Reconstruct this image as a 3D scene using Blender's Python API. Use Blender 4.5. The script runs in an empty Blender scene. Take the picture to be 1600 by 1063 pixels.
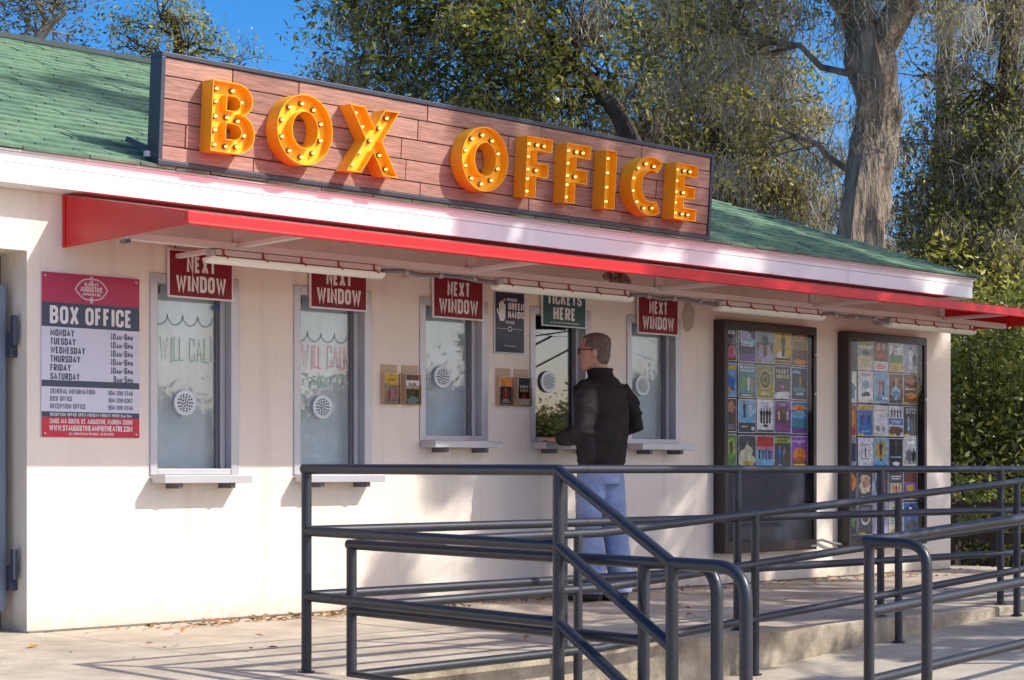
import bpy, bmesh, math, random
import numpy as np
from mathutils import Vector, Matrix, noise as mnoise

random.seed(7)
RNG = np.random.default_rng(11)
S = bpy.context.scene
COL = S.collection
R = math.radians

# ------------------------------------------------------------------ camera
FPX, HZ, VPX, CAMH = 2700.0, 733.4, 3730.0, 0.86
TH = math.atan2(VPX - 800, FPX)
FW = np.array([math.cos(TH), math.sin(TH), 0.0])
RT = np.array([math.sin(TH), -math.cos(TH), 0.0])
CAM = np.array([-4.264, -8.376, CAMH])
cd = bpy.data.cameras.new('camera')
cam = bpy.data.objects.new('camera', cd)
COL.objects.link(cam)
cam.location = CAM
cam.rotation_euler = (math.pi / 2, 0, TH - math.pi / 2)
cd.sensor_width = 36.0
cd.lens = 36.0 * FPX / 1600.0
cd.shift_y = (HZ - 531.5) / 1600.0
cd.clip_start = 0.05
cd.clip_end = 3000
S.camera = cam

# ------------------------------------------------------------------ world, sun, exposure
SUNV = Vector((0.62, -1.0, 0.94)).normalized()      # towards the sun
w = bpy.data.worlds.new('World')
S.world = w
w.use_nodes = True
nt = w.node_tree
bg = nt.nodes['Background']
sky = nt.nodes.new('ShaderNodeTexSky')
sky.sky_type = 'NISHITA'
sky.sun_disc = False
sky.sun_elevation = math.asin(SUNV.z)
sky.sun_rotation = math.atan2(SUNV.x, SUNV.y)
sky.altitude = 1000
sky.air_density = 0.7
sky.dust_density = 4.0
sky.ozone_density = 1.0
hsn = nt.nodes.new('ShaderNodeHueSaturation')      # the photo's strongly saturated blue
hsn.inputs['Saturation'].default_value = 1.5
hsn.inputs['Hue'].default_value = 0.5
nt.links.new(sky.outputs[0], hsn.inputs['Color'])
nt.links.new(hsn.outputs[0], bg.inputs['Color'])
bg.inputs['Strength'].default_value = 0.14
sd = bpy.data.lights.new('sun', 'SUN')
sd.energy = 2.75
sd.angle = R(0.53)
sd.color = (1.0, 0.95, 0.86)
sun = bpy.data.objects.new('sun', sd)
COL.objects.link(sun)
sun.location = (20, -30, 30)
sun.rotation_euler = (-SUNV).to_track_quat('-Z', 'Y').to_euler()
S.view_settings.view_transform = 'Standard'
S.view_settings.look = 'None'
S.view_settings.exposure = 0.84
S.view_settings.gamma = 1.0
S.view_settings.use_curve_mapping = False
S.cycles.use_denoising = True
S.cycles.max_bounces = 8
S.cycles.transparent_max_bounces = 12
S.cycles.sample_clamp_indirect = 6.0


def world_at(x, y, d):
    """point seen in direction of photo pixel (x, y), d metres deep"""
    return CAM + d * (FW + RT * (x - 800) / FPX + np.array([0, 0, 1.0]) * (HZ - y) / FPX)


def photo_xy(p):
    d = np.asarray(p, float) - CAM
    D = d @ FW
    return 800 + FPX * (d @ RT) / D, HZ - FPX * d[2] / D


# ------------------------------------------------------------------ materials
MATS = {}


def pmat(name, col, rough=0.6, metal=0.0, var=0.0, vscale=4.0, bump=0.0, bscale=60.0, spec=0.5,
         stretch=(1, 1, 1), col2=None, detail=6.0, emit=None, estr=0.0, coat=0.0, island=0.0, trans=0.0, bdist=0.01):
    if name in MATS:
        return MATS[name]
    m = bpy.data.materials.new(name)
    m.use_nodes = True
    t = m.node_tree
    b = t.nodes['Principled BSDF']
    b.inputs['Base Color'].default_value = (*col, 1)
    b.inputs['Roughness'].default_value = rough
    b.inputs['Metallic'].default_value = metal
    b.inputs['Specular IOR Level'].default_value = spec
    b.inputs['Coat Weight'].default_value = coat
    L = t.links.new
    tc = t.nodes.new('ShaderNodeTexCoord')
    mp = t.nodes.new('ShaderNodeMapping')
    mp.inputs['Scale'].default_value = stretch
    L(tc.outputs['Object'], mp.inputs['Vector'])
    csock = None
    if var > 0 or col2 is not None:
        n = t.nodes.new('ShaderNodeTexNoise')
        n.inputs['Scale'].default_value = vscale
        n.inputs['Detail'].default_value = detail
        n.inputs['Roughness'].default_value = 0.65
        L(mp.outputs[0], n.inputs['Vector'])
        r = t.nodes.new('ShaderNodeValToRGB')
        r.color_ramp.elements[0].position = 0.3
        r.color_ramp.elements[1].position = 0.7
        lo = tuple(c * (1 - var) for c in col)
        hi = tuple(min(1, c * (1 + var)) for c in (col2 or col))
        r.color_ramp.elements[0].color = (*lo, 1)
        r.color_ramp.elements[1].color = (*hi, 1)
        L(n.outputs['Fac'], r.inputs['Fac'])
        csock = r.outputs['Color']
    if island > 0:
        g = t.nodes.new('ShaderNodeNewGeometry')
        mr = t.nodes.new('ShaderNodeMapRange')
        mr.inputs['To Min'].default_value = 1 - island
        mr.inputs['To Max'].default_value = 1 + island
        L(g.outputs['Random Per Island'], mr.inputs['Value'])
        hs = t.nodes.new('ShaderNodeHueSaturation')
        if csock is not None:
            L(csock, hs.inputs['Color'])
        else:
            hs.inputs['Color'].default_value = (*col, 1)
        L(mr.outputs[0], hs.inputs['Value'])
        mr2 = t.nodes.new('ShaderNodeMapRange')
        mr2.inputs['To Min'].default_value = 0.525
        mr2.inputs['To Max'].default_value = 0.475
        L(g.outputs['Random Per Island'], mr2.inputs['Value'])
        L(mr2.outputs[0], hs.inputs['Hue'])
        csock = hs.outputs['Color']
    if csock is not None:
        L(csock, b.inputs['Base Color'])
    if bump > 0:
        n2 = t.nodes.new('ShaderNodeTexNoise')
        n2.inputs['Scale'].default_value = bscale
        n2.inputs['Detail'].default_value = 5
        L(mp.outputs[0], n2.inputs['Vector'])
        bp = t.nodes.new('ShaderNodeBump')
        bp.inputs['Strength'].default_value = bump
        bp.inputs['Distance'].default_value = bdist
        L(n2.outputs['Fac'], bp.inputs['Height'])
        L(bp.outputs[0], b.inputs['Normal'])
    if emit:
        b.inputs['Emission Color'].default_value = (*emit, 1)
        b.inputs['Emission Strength'].default_value = estr
    if trans > 0:
        tr = t.nodes.new('ShaderNodeBsdfTranslucent')
        if csock is not None:
            L(csock, tr.inputs['Color'])
        else:
            tr.inputs['Color'].default_value = (*col, 1)
        mx = t.nodes.new('ShaderNodeMixShader')
        mx.inputs['Fac'].default_value = trans
        L(b.outputs[0], mx.inputs[1])
        L(tr.outputs[0], mx.inputs[2])
        L(mx.outputs[0], t.nodes['Material Output'].inputs['Surface'])
    MATS[name] = m
    return m


def glass_mat(name, tint, refl, rough=0.01, haze=0.0):
    m = bpy.data.materials.new(name)
    m.use_nodes = True
    t = m.node_tree
    t.nodes.remove(t.nodes['Principled BSDF'])
    L = t.links.new
    tr = t.nodes.new('ShaderNodeBsdfTransparent')
    tr.inputs['Color'].default_value = (*tint, 1)
    gl = t.nodes.new('ShaderNodeBsdfGlossy')
    gl.inputs['Roughness'].default_value = rough
    gl.inputs['Color'].default_value = (0.95, 0.97, 1, 1)
    fc = t.nodes.new('ShaderNodeLayerWeight')
    fc.inputs['Blend'].default_value = 0.5
    lw = t.nodes.new('ShaderNodeMath')
    lw.operation = 'POWER'
    lw.inputs[1].default_value = 5.0
    L(fc.outputs['Facing'], lw.inputs[0])
    ad = t.nodes.new('ShaderNodeMath')
    ad.operation = 'ADD'
    ad.use_clamp = True
    ad.inputs[1].default_value = refl
    L(lw.outputs[0], ad.inputs[0])
    mx = t.nodes.new('ShaderNodeMixShader')
    L(ad.outputs[0], mx.inputs[0])
    L(tr.outputs[0], mx.inputs[1])
    L(gl.outputs[0], mx.inputs[2])
    if haze > 0:
        df = t.nodes.new('ShaderNodeBsdfDiffuse')       # pale diffuse film mixed in to haze the pane
        df.inputs['Color'].default_value = (.60, .645, .63, 1)
        tcn = t.nodes.new('ShaderNodeTexCoord')
        nz = t.nodes.new('ShaderNodeTexNoise')
        nz.inputs['Scale'].default_value = 3.5
        nz.inputs['Detail'].default_value = 5
        L(tcn.outputs['Object'], nz.inputs['Vector'])
        mm = t.nodes.new('ShaderNodeMath')
        mm.operation = 'MULTIPLY'
        mm.inputs[1].default_value = haze * 2
        L(nz.outputs['Fac'], mm.inputs[0])
        m2 = t.nodes.new('ShaderNodeMixShader')
        L(mm.outputs[0], m2.inputs[0])
        L(mx.outputs[0], m2.inputs[1])
        L(df.outputs[0], m2.inputs[2])
        mx = m2
    L(mx.outputs[0], t.nodes['Material Output'].inputs['Surface'])
    MATS[name] = m
    return m


M = {}
M['stucco'] = pmat('stucco', (0.79, 0.71, 0.61), 0.9, var=0.05, vscale=1.6, bump=0.5, bscale=95, spec=0.2, bdist=0.006)
def weather(m, zdirt, streak, col):
    """dirt with its own shape: vertical drip streaks and splash marks near the ground"""
    t = m.node_tree
    L = t.links.new
    b = t.nodes['Principled BSDF']
    src = b.inputs['Base Color'].links[0].from_socket
    tc = t.nodes.new('ShaderNodeTexCoord')
    mp = t.nodes.new('ShaderNodeMapping')
    mp.inputs['Scale'].default_value = (9, 9, .55)
    L(tc.outputs['Object'], mp.inputs['Vector'])
    n = t.nodes.new('ShaderNodeTexNoise')
    n.inputs['Scale'].default_value = 1.0
    n.inputs['Detail'].default_value = 8
    L(mp.outputs[0], n.inputs['Vector'])
    r = t.nodes.new('ShaderNodeValToRGB')
    r.color_ramp.elements[0].position = .56
    r.color_ramp.elements[1].position = .80
    r.color_ramp.elements[0].color = (0, 0, 0, 1)
    r.color_ramp.elements[1].color = (streak, streak, streak, 1)
    L(n.outputs['Fac'], r.inputs['Fac'])
    sp = t.nodes.new('ShaderNodeSeparateXYZ')
    L(tc.outputs['Object'], sp.inputs[0])
    n2 = t.nodes.new('ShaderNodeTexNoise')
    n2.inputs['Scale'].default_value = 14
    n2.inputs['Detail'].default_value = 8
    L(tc.outputs['Object'], n2.inputs['Vector'])
    ad = t.nodes.new('ShaderNodeMath')
    ad.operation = 'MULTIPLY_ADD'
    ad.inputs[1].default_value = -.22
    L(n2.outputs['Fac'], ad.inputs[0])
    L(sp.outputs['Z'], ad.inputs[2])
    mr = t.nodes.new('ShaderNodeMapRange')
    mr.inputs['From Min'].default_value = -.12
    mr.inputs['From Max'].default_value = .02
    mr.inputs['To Min'].default_value = zdirt
    mr.inputs['To Max'].default_value = 0
    L(ad.outputs[0], mr.inputs['Value'])
    mx_ = t.nodes.new('ShaderNodeMath')
    mx_.operation = 'MAXIMUM'
    L(r.outputs[0], mx_.inputs[0])
    L(mr.outputs[0], mx_.inputs[1])
    mc = t.nodes.new('ShaderNodeMixRGB')
    mc.inputs['Color2'].default_value = (*col, 1)
    L(mx_.outputs[0], mc.inputs['Fac'])
    L(src, mc.inputs['Color1'])
    L(mc.outputs[0], b.inputs['Base Color'])


weather(M['stucco'], .6, .34, (.45, .37, .28))
M['fascia'] = pmat('white_fascia', (0.82, 0.82, 0.84), 0.45, var=0.04, vscale=2.0, spec=0.4)
M['drip'] = pmat('drip_edge', (0.62, 0.50, 0.50), 0.4, var=0.08, vscale=3)
M['shingle'] = pmat('green_shingle', (0.150, 0.250, 0.160), 0.95, var=0.2, vscale=9, bump=0.7, bscale=220, spec=0.15, col2=(0.20, 0.31, 0.205), bdist=0.004)
M['shingle_b'] = pmat('green_shingle_dark', (0.115, 0.20, 0.13), 0.95, var=0.18, vscale=9, bump=0.7, bscale=220, spec=0.15, col2=(0.16, 0.265, 0.185), bdist=0.004)
M['tar'] = pmat('roof_felt', (0.035, 0.05, 0.045), 0.95, var=0.2)
M['cap'] = pmat('ridge_cap', (0.05, 0.07, 0.065), 0.9, var=0.2, vscale=12, bump=.5, bscale=200)
M['red'] = pmat('red_awning_metal', (0.60, 0.012, 0.018), 0.38, var=0.08, vscale=2.5, spec=0.4)
M['beam'] = pmat('awning_beam_paint', (0.70, 0.62, 0.60), 0.5, var=0.06, vscale=3)
M['navy'] = pmat('slate_navy_metal', (0.035, 0.045, 0.075), 0.42, var=0.15, vscale=6)
M['plank'] = pmat('brown_plank', (0.29, 0.165, 0.125), 0.75, var=0.2, vscale=6, stretch=(1.2, 6, 14), bump=0.5, bscale=18, col2=(0.40, 0.225, 0.18), spec=.25, bdist=.004)
M['plank_b'] = pmat('brown_plank_pale', (0.36, 0.205, 0.16), 0.75, var=0.2, vscale=6, stretch=(1.2, 6, 14), bump=0.5, bscale=18, col2=(0.45, 0.265, 0.21), spec=.25, bdist=.004)
M['plank_c'] = pmat('brown_plank_dark', (0.235, 0.13, 0.10), 0.75, var=0.2, vscale=6, stretch=(1.2, 6, 14), bump=0.5, bscale=18, col2=(0.34, 0.185, 0.15), spec=.25, bdist=.004)
M['marquee'] = pmat('marquee_yellow', (0.92, 0.445, 0.014), 0.38, var=0.05, vscale=5, spec=0.4)
M['marquee_face'] = pmat('marquee_inner_yellow', (0.97, 0.50, 0.016), 0.45, var=0.05, vscale=5, spec=0.4)
M['bulb'] = pmat('lit_bulb', (1, 0.7, 0.3), 0.2, emit=(1.0, 0.56, 0.15), estr=1.4)
M['socket'] = pmat('bulb_socket', (0.10, 0.05, 0.02), 0.5)
M['alu'] = pmat('aluminium', (0.47, 0.465, 0.49), 0.38, metal=0.35, var=0.06, vscale=4)
M['alu_dark'] = pmat('dark_window_track', (0.12, 0.12, 0.14), 0.5, metal=0.3)
M['shade'] = pmat('pale_blind', (0.74, 0.80, 0.84), 0.85, var=0.12, vscale=3)
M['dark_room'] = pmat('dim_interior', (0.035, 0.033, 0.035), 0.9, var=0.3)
M['pane'] = glass_mat('window_glass', (0.92, 0.96, 0.98), 0.055, haze=.20)
M['pane_clear'] = glass_mat('window_glass_clear', (0.6, 0.65, 0.68), 0.085, haze=.01)
M['case_glass'] = glass_mat('case_glass', (0.97, 0.98, 0.99), 0.004)
M['disc'] = pmat('speak_disc_metal', (0.55, 0.60, 0.64), 0.4, metal=0.4)
M['black'] = pmat('black_metal', (0.018, 0.017, 0.018), 0.4, var=0.2)
M['case'] = pmat('bronze_case', (0.045, 0.034, 0.033), 0.38, metal=0.3, var=0.15)
M['concrete'] = pmat('concrete', (0.46, 0.39, 0.30), 0.9, var=0.2, vscale=2.3, bump=0.45, bscale=130, col2=(0.56, 0.485, 0.38), spec=.2, detail=10)
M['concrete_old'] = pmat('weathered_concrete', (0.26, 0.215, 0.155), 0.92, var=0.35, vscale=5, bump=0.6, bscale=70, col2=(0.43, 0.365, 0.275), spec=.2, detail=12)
M['rail'] = pmat('slate_rail_paint', (0.024, 0.027, 0.036), 0.36, var=0.15, vscale=9, spec=0.5, bump=.08, bscale=40)
M['signred'] = pmat('sign_crimson', (0.20, 0.003, 0.016), 0.5, var=0.05, vscale=3, spec=.4)
M['signwhite'] = pmat('sign_white', (0.74, 0.72, 0.72), 0.5, var=0.04, vscale=8)
M['signgreen'] = pmat('sign_deep_green', (0.008, 0.085, 0.085), 0.42, var=0.1, vscale=3)
M['magenta'] = pmat('sign_magenta', (0.40, 0.012, 0.075), 0.4, var=0.05, vscale=3)
M['signnavy'] = pmat('sign_navy', (0.028, 0.042, 0.085), 0.4, var=0.05)
M['signlav'] = pmat('sign_pale_lavender', (0.62, 0.62, 0.72), 0.45, var=0.03)
M['signbot'] = pmat('sign_red_band', (0.52, 0.006, 0.035), 0.4, var=0.04)
M['bluesign'] = pmat('dark_blue_print', (0.012, 0.022, 0.055), 0.35, var=0.2, vscale=3)
M['lens'] = pmat('lamp_lens', (0.85, 0.83, 0.76), 0.35, var=0.06, vscale=60)
M['clip'] = pmat('red_clip', (0.35, 0.06, 0.06), 0.5)
M['conduit'] = pmat('grey_conduit', (0.20, 0.20, 0.21), 0.5, metal=.3, var=.15, vscale=20)
M['acrylic'] = glass_mat('clear_acrylic', (0.90, 0.86, 0.78), 0.03)
M['tan'] = pmat('tan_holder_back', (0.52, 0.36, 0.22), 0.6, var=.1)


# ------------------------------------------------------------------ mesh helpers
ORG = {}


class MB:
    def __init__(s):
        s.v, s.f, s.m = [], [], []

    def add(s, vs, fs, mi=0):
        o = len(s.v)
        s.v += [tuple(map(float, p)) for p in vs]
        s.f += [tuple(i + o for i in f) for f in fs]
        s.m += [mi] * len(fs)
        return s

    def box(s, x0, x1, y0, y1, z0, z1, mi=0):
        vs = [(x, y, z) for z in (z0, z1) for y in (y0, y1) for x in (x0, x1)]
        return s.add(vs, [(0, 2, 3, 1), (4, 5, 7, 6), (0, 1, 5, 4), (2, 6, 7, 3), (0, 4, 6, 2), (1, 3, 7, 5)], mi)

    def obox(s, a, b, wx, wz, mi=0):
        """bar of cross-section wx * wz from a to b"""
        a, b = Vector(a), Vector(b)
        d = (b - a).normalized()
        up = Vector((0, 0, 1)) if abs(d.z) < 0.95 else Vector((0, 1, 0))
        u = d.cross(up).normalized()
        n = u.cross(d).normalized()
        vs = []
        for p in (a, b):
            for i, j in ((-1, -1), (1, -1), (1, 1), (-1, 1)):
                vs.append(p + u * wx / 2 * i + n * wz / 2 * j)
        return s.add(vs, [(3, 2, 1, 0), (4, 5, 6, 7), (0, 1, 5, 4), (1, 2, 6, 5), (2, 3, 7, 6), (3, 0, 4, 7)], mi)

    def quad(s, a, b, c, d, mi=0):
        return s.add([a, b, c, d], [(0, 1, 2, 3)], mi)

    def tube(s, path, r, n=10, cap=True, mi=0, jitter=0.0):
        path = [Vector(p) for p in path]
        rr = r if isinstance(r, (list, tuple)) else [r] * len(path)
        vs, fs = [], []
        prev = None
        for i, p in enumerate(path):
            if i == 0:
                t = path[1] - p
            elif i == len(path) - 1:
                t = p - path[i - 1]
            else:
                t = (path[i + 1] - p).normalized() + (p - path[i - 1]).normalized()
            t = t.normalized() if t.length > 1e-9 else Vector((0, 0, 1))
            if prev is None:
                a = Vector((0, 0, 1)) if abs(t.z) < 0.9 else Vector((1, 0, 0))
                u = t.cross(a).normalized()
            else:
                u = (prev - t * prev.dot(t))
                u = u.normalized() if u.length > 1e-6 else t.orthogonal().normalized()
            prev = u
            v = t.cross(u)
            sc = 1.0
            if 0 < i < len(path) - 1:
                c = (path[i + 1] - p).normalized().dot((p - path[i - 1]).normalized())
                sc = 1.0 / max(0.5, math.sqrt(max(0.05, (1 + c) / 2)))
            for k in range(n):
                an = 2 * math.pi * k / n
                rad = rr[i] * (1 + (jitter * mnoise.noise(p * 2.3 + Vector((math.cos(an), math.sin(an), 0)) * 1.7) if jitter else 0))
                vs.append(p + (u * math.cos(an) * (sc if False else 1) + v * math.sin(an)) * rad)
        for i in range(len(path) - 1):
            for k in range(n):
                a = i * n + k
                b = i * n + (k + 1) % n
                fs.append((a, b, b + n, a + n))
        if cap:
            fs.append(tuple(range(n - 1, -1, -1)))
            fs.append(tuple(range((len(path) - 1) * n, len(path) * n)))
        return s.add(vs, fs, mi)

    def ell(s, c, rx, ry, rz, nu=12, nv=8, mi=0):
        vs, fs = [], []
        for j in range(1, nv):
            ph = math.pi * j / nv
            for i in range(nu):
                a = 2 * math.pi * i / nu
                vs.append((c[0] + rx * math.sin(ph) * math.cos(a), c[1] + ry * math.sin(ph) * math.sin(a), c[2] + rz * math.cos(ph)))
        t = len(vs)
        vs += [(c[0], c[1], c[2] + rz), (c[0], c[1], c[2] - rz)]
        for j in range(nv - 2):
            for i in range(nu):
                a = j * nu + i
                b = j * nu + (i + 1) % nu
                fs.append((a, a + nu, b + nu, b))
        for i in range(nu):
            fs.append((t, i, (i + 1) % nu))
            q = (nv - 2) * nu
            fs.append((t + 1, q + (i + 1) % nu, q + i))
        return s.add(vs, fs, mi)

    def rings(s, rs, n=20, mi=0, yaw=0.0):
        """rs: list of (cx, cy, z, rx, ry)"""
        vs, fs = [], []
        for cx, cy, z, rx, ry in rs:
            for k in range(n):
                a = 2 * math.pi * k / n
                vs.append((cx + rx * math.cos(a), cy + ry * math.sin(a), z))
        for i in range(len(rs) - 1):
            for k in range(n):
                a, b = i * n + k, i * n + (k + 1) % n
                fs.append((a, b, b + n, a + n))
        fs.append(tuple(range(n - 1, -1, -1)))
        fs.append(tuple(range((len(rs) - 1) * n, len(rs) * n)))
        return s.add(vs, fs, mi)

    def map(s, fn):
        s.v = [tuple(fn(Vector(p))) for p in s.v]
        return s

    def mesh(s, name, mats, off=(0, 0, 0)):
        me = bpy.data.meshes.new(name)
        me.from_pydata([(x - off[0], y - off[1], z - off[2]) for x, y, z in s.v], [], s.f)
        for m in (mats if isinstance(mats, (list, tuple)) else [mats]):
            me.materials.append(m)
        if any(s.m):
            me.polygons.foreach_set('material_index', s.m)
        return me

    def build(s, name, mats, parent=None, smooth=False, bevel=0.0, seg=2):
        off = (0, 0, 0)
        if parent is not None:
            off = ORG.get(parent.name, (0, 0, 0))
        o = bpy.data.objects.new(name, s.mesh(name, mats, off))
        COL.objects.link(o)
        if parent is not None:
            o.parent = parent
            ORG[o.name] = off
        if smooth:
            o.data.polygons.foreach_set('use_smooth', [True] * len(o.data.polygons))
            o.data.set_sharp_from_angle(angle=R(42)) if hasattr(o.data, 'set_sharp_from_angle') else None
        if bevel:
            b = o.modifiers.new('bevel', 'BEVEL')
            b.width = bevel
            b.segments = seg
            b.limit_method = 'ANGLE'
            b.angle_limit = R(40)
        return o


def empty(name, loc=(0, 0, 0), rot=(0, 0, 0), local=False):
    o = bpy.data.objects.new(name, None)
    o.empty_display_size = 0.1
    COL.objects.link(o)
    o.location = loc
    o.rotation_euler = rot
    ORG[o.name] = (0, 0, 0) if local else tuple(loc)
    return o


def tag(o, label, cat, group=None):
    o['label'] = label
    o['category'] = cat
    if group:
        o['group'] = group
    return o


def struct(o):
    o['kind'] = 'structure'
    return o


def fast_mesh(name, verts, quads, mat, parent=None, off=None):
    """verts (N,3) array, quads (M,4) or (M,3) array"""
    verts = np.asarray(verts, np.float32)
    quads = np.asarray(quads, np.int32)
    if off is None and parent is not None:
        off = ORG.get(parent.name, (0, 0, 0))
    if off is not None:
        verts = verts - np.asarray(off, np.float32)
    k = quads.shape[1]
    me = bpy.data.meshes.new(name)
    me.vertices.add(len(verts))
    me.vertices.foreach_set('co', verts.ravel())
    me.loops.add(quads.size)
    me.loops.foreach_set('vertex_index', quads.ravel())
    me.polygons.add(len(quads))
    me.polygons.foreach_set('loop_start', np.arange(0, quads.size, k, dtype=np.int32))
    me.update(calc_edges=True)
    me.validate()
    me.materials.append(mat)
    o = bpy.data.objects.new(name, me)
    COL.objects.link(o)
    if parent is not None:
        o.parent = parent
        ORG[o.name] = tuple(off)
    return o


def fillet(pts, r, seg=6):
    pts = [Vector(p) for p in pts]
    out = [pts[0]]
    for i in range(1, len(pts) - 1):
        a, b, c = pts[i - 1], pts[i], pts[i + 1]
        ri = r[i] if isinstance(r, (list, tuple)) else r
        if ri <= 0:
            out.append(b)
            continue
        d1, d2 = (a - b).normalized(), (c - b).normalized()
        ang = d1.angle(d2)
        t = min(ri / max(0.05, math.tan(ang / 2)), (a - b).length * .5, (c - b).length * .5)
        p1, p2 = b + d1 * t, b + d2 * t
        for k in range(seg + 1):
            q = k / seg
            out.append(p1.lerp(b, q).lerp(b.lerp(p2, q), q))
    out.append(pts[-1])
    return out


# ------------------------------------------------------------------ stroke lettering
K = 0.24
GL = {
    'A': (.60, [[(0, 0), (.5, 1), (1, 0)], [(.2, .26), (.8, .26)]]),
    'B': (.54, ['c', [(0, 0), (1, 0, K), (1, .52, K), (0, .52)], 'c', [(0, .52), (.94, .52, K), (.94, 1, K), (0, 1)]]),
    'C': (.53, [[(1, .66), (1, 1, K), (0, 1, K), (0, 0, K), (1, 0, K), (1, .34)]]),
    'D': (.54, ['c', [(0, 0), (1, 0, K), (1, 1, K), (0, 1)]]),
    'E': (.46, [[(1, 1), (0, 1), (0, 0), (1, 0)], [(0, .5), (.85, .5)]]),
    'F': (.45, [[(1, 1), (0, 1), (0, -.08)], [(0, .5), (.85, .5)]]),
    'G': (.54, [[(1, .68), (1, 1, K), (0, 1, K), (0, 0, K), (1, 0, K), (1, .46), (.5, .46)]]),
    'H': (.54, [[(0, -.08), (0, 1.08)], [(1, -.08), (1, 1.08)], [(0, .5), (1, .5)]]),
    'I': (.18, [[(.5, -.08), (.5, 1.08)]]),
    'J': (.46, [[(1, 1.08), (1, 0, K), (0, 0, K), (0, .3)]]),
    'K': (.56, [[(0, -.08), (0, 1.08)], [(0, .4), (1, 1.05)], [(.35, .6), (1, -.06)]]),
    'L': (.44, [[(0, 1.08), (0, 0), (1, 0)]]),
    'M': (.72, [[(0, -.08), (0, 1), (.5, .25), (1, 1), (1, -.08)]]),
    'N': (.56, [[(0, -.08), (0, 1), (1, 0), (1, 1.08)]]),
    'O': (.54, ['c', [(0, 0, K), (1, 0, K), (1, 1, K), (0, 1, K)]]),
    'P': (.53, ['c', [(0, .46), (1, .46, K), (1, 1, K), (0, 1)], [(0, .46), (0, -.08)]]),
    'Q': (.54, ['c', [(0, 0, K), (1, 0, K), (1, 1, K), (0, 1, K)], [(.55, .25), (1.1, -.1)]]),
    'R': (.54, ['c', [(0, .46), (1, .46, K), (1, 1, K), (0, 1)], [(0, .46), (0, -.08)], [(.45, .46), (1, -.08)]]),
    'S': (.52, [[(1, .72), (1, 1, K), (0, 1, K), (0, .52, K), (1, .48, K), (1, 0, K), (0, 0, K), (0, .28)]]),
    'T': (.50, [[(-.08, 1), (1.08, 1)], [(.5, 1), (.5, -.08)]]),
    'U': (.54, [[(0, 1.08), (0, 0, K), (1, 0, K), (1, 1.08)]]),
    'V': (.58, [[(0, 1.08), (.5, 0), (1, 1.08)]]),
    'W': (.82, [[(0, 1.08), (.25, 0), (.5, .9), (.75, 0), (1, 1.08)]]),
    'X': (.58, [[(0, -.08), (1, 1.08)], [(0, 1.08), (1, -.08)]]),
    'Y': (.56, [[(0, 1.08), (.5, .45), (1, 1.08)], [(.5, .45), (.5, -.08)]]),
    'Z': (.50, [[(0, 1), (1, 1), (0, 0), (1, 0)]]),
    '0': (.50, ['c', [(0, 0, K), (1, 0, K), (1, 1, K), (0, 1, K)]]),
    '1': (.28, [[(-.1, .82), (.6, 1), (.6, -.08)]]),
    '2': (.50, [[(0, .7), (0, 1, K), (1, 1, K), (1, .55, .1), (0, 0), (1.05, 0)]]),
    '3': (.50, [[(0, .75), (0, 1, K), (1, 1, K), (1, .52, K), (.4, .52)], [(.4, .52), (1, .52, K), (1, 0, K), (0, 0, K), (0, .25)]]),
    '4': (.52, [[(.75, -.08), (.75, 1), (0, .25), (1.1, .25)]]),
    '5': (.50, [[(1, 1), (0, 1), (0, .55), (1, .6, K), (1, 0, K), (0, 0, K), (0, .25)]]),
    '6': (.50, [[(1, .75), (1, 1, K), (0, 1, K), (0, .3)], 'c', [(0, 0, K), (1, 0, K), (1, .55, K), (0, .55, K)]]),
    '7': (.48, [[(-.05, 1), (1, 1), (.35, -.08)]]),
    '8': (.50, ['c', [(0, 0, K), (1, 0, K), (1, .52, K), (0, .52, K)], 'c', [(.05, .52, K), (.95, .52, K), (.95, 1, K), (.05, 1, K)]]),
    '9': (.50, ['c', [(0, .45, K), (1, .45, K), (1, 1, K), (0, 1, K)], [(1, .7), (1, 0, K), (0, 0, K), (0, .25)]]),
    '-': (.30, [[(-.1, .5), (1.1, .5)]]),
    '.': (.14, [[(.5, -.08), (.5, .06)]]),
    ',': (.14, [[(.6, .06), (.3, -.2)]]),
    ' ': (.24, []),
}


def fillet2(pts, closed):
    P = [(p[0], p[1]) for p in pts]
    rad = [p[2] if len(p) > 2 else 0 for p in pts]
    n = len(P)
    out = []
    for i in range(n):
        if rad[i] == 0 or (not closed and i in (0, n - 1)):
            out.append(P[i])
            continue
        a, b, c = np.array(P[i - 1]), np.array(P[i]), np.array(P[(i + 1) % n])
        la, lc = np.linalg.norm(a - b), np.linalg.norm(c - b)
        t = min(rad[i], la * .5, lc * .5)
        p1, p2 = b + (a - b) / la * t, b + (c - b) / lc * t
        for k in range(5):
            q = k / 4
            e = (p1 * (1 - q) + b * q) * (1 - q) + (b * (1 - q) + p2 * q) * q
            out.append((float(e[0]), float(e[1])))
    return out


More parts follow.
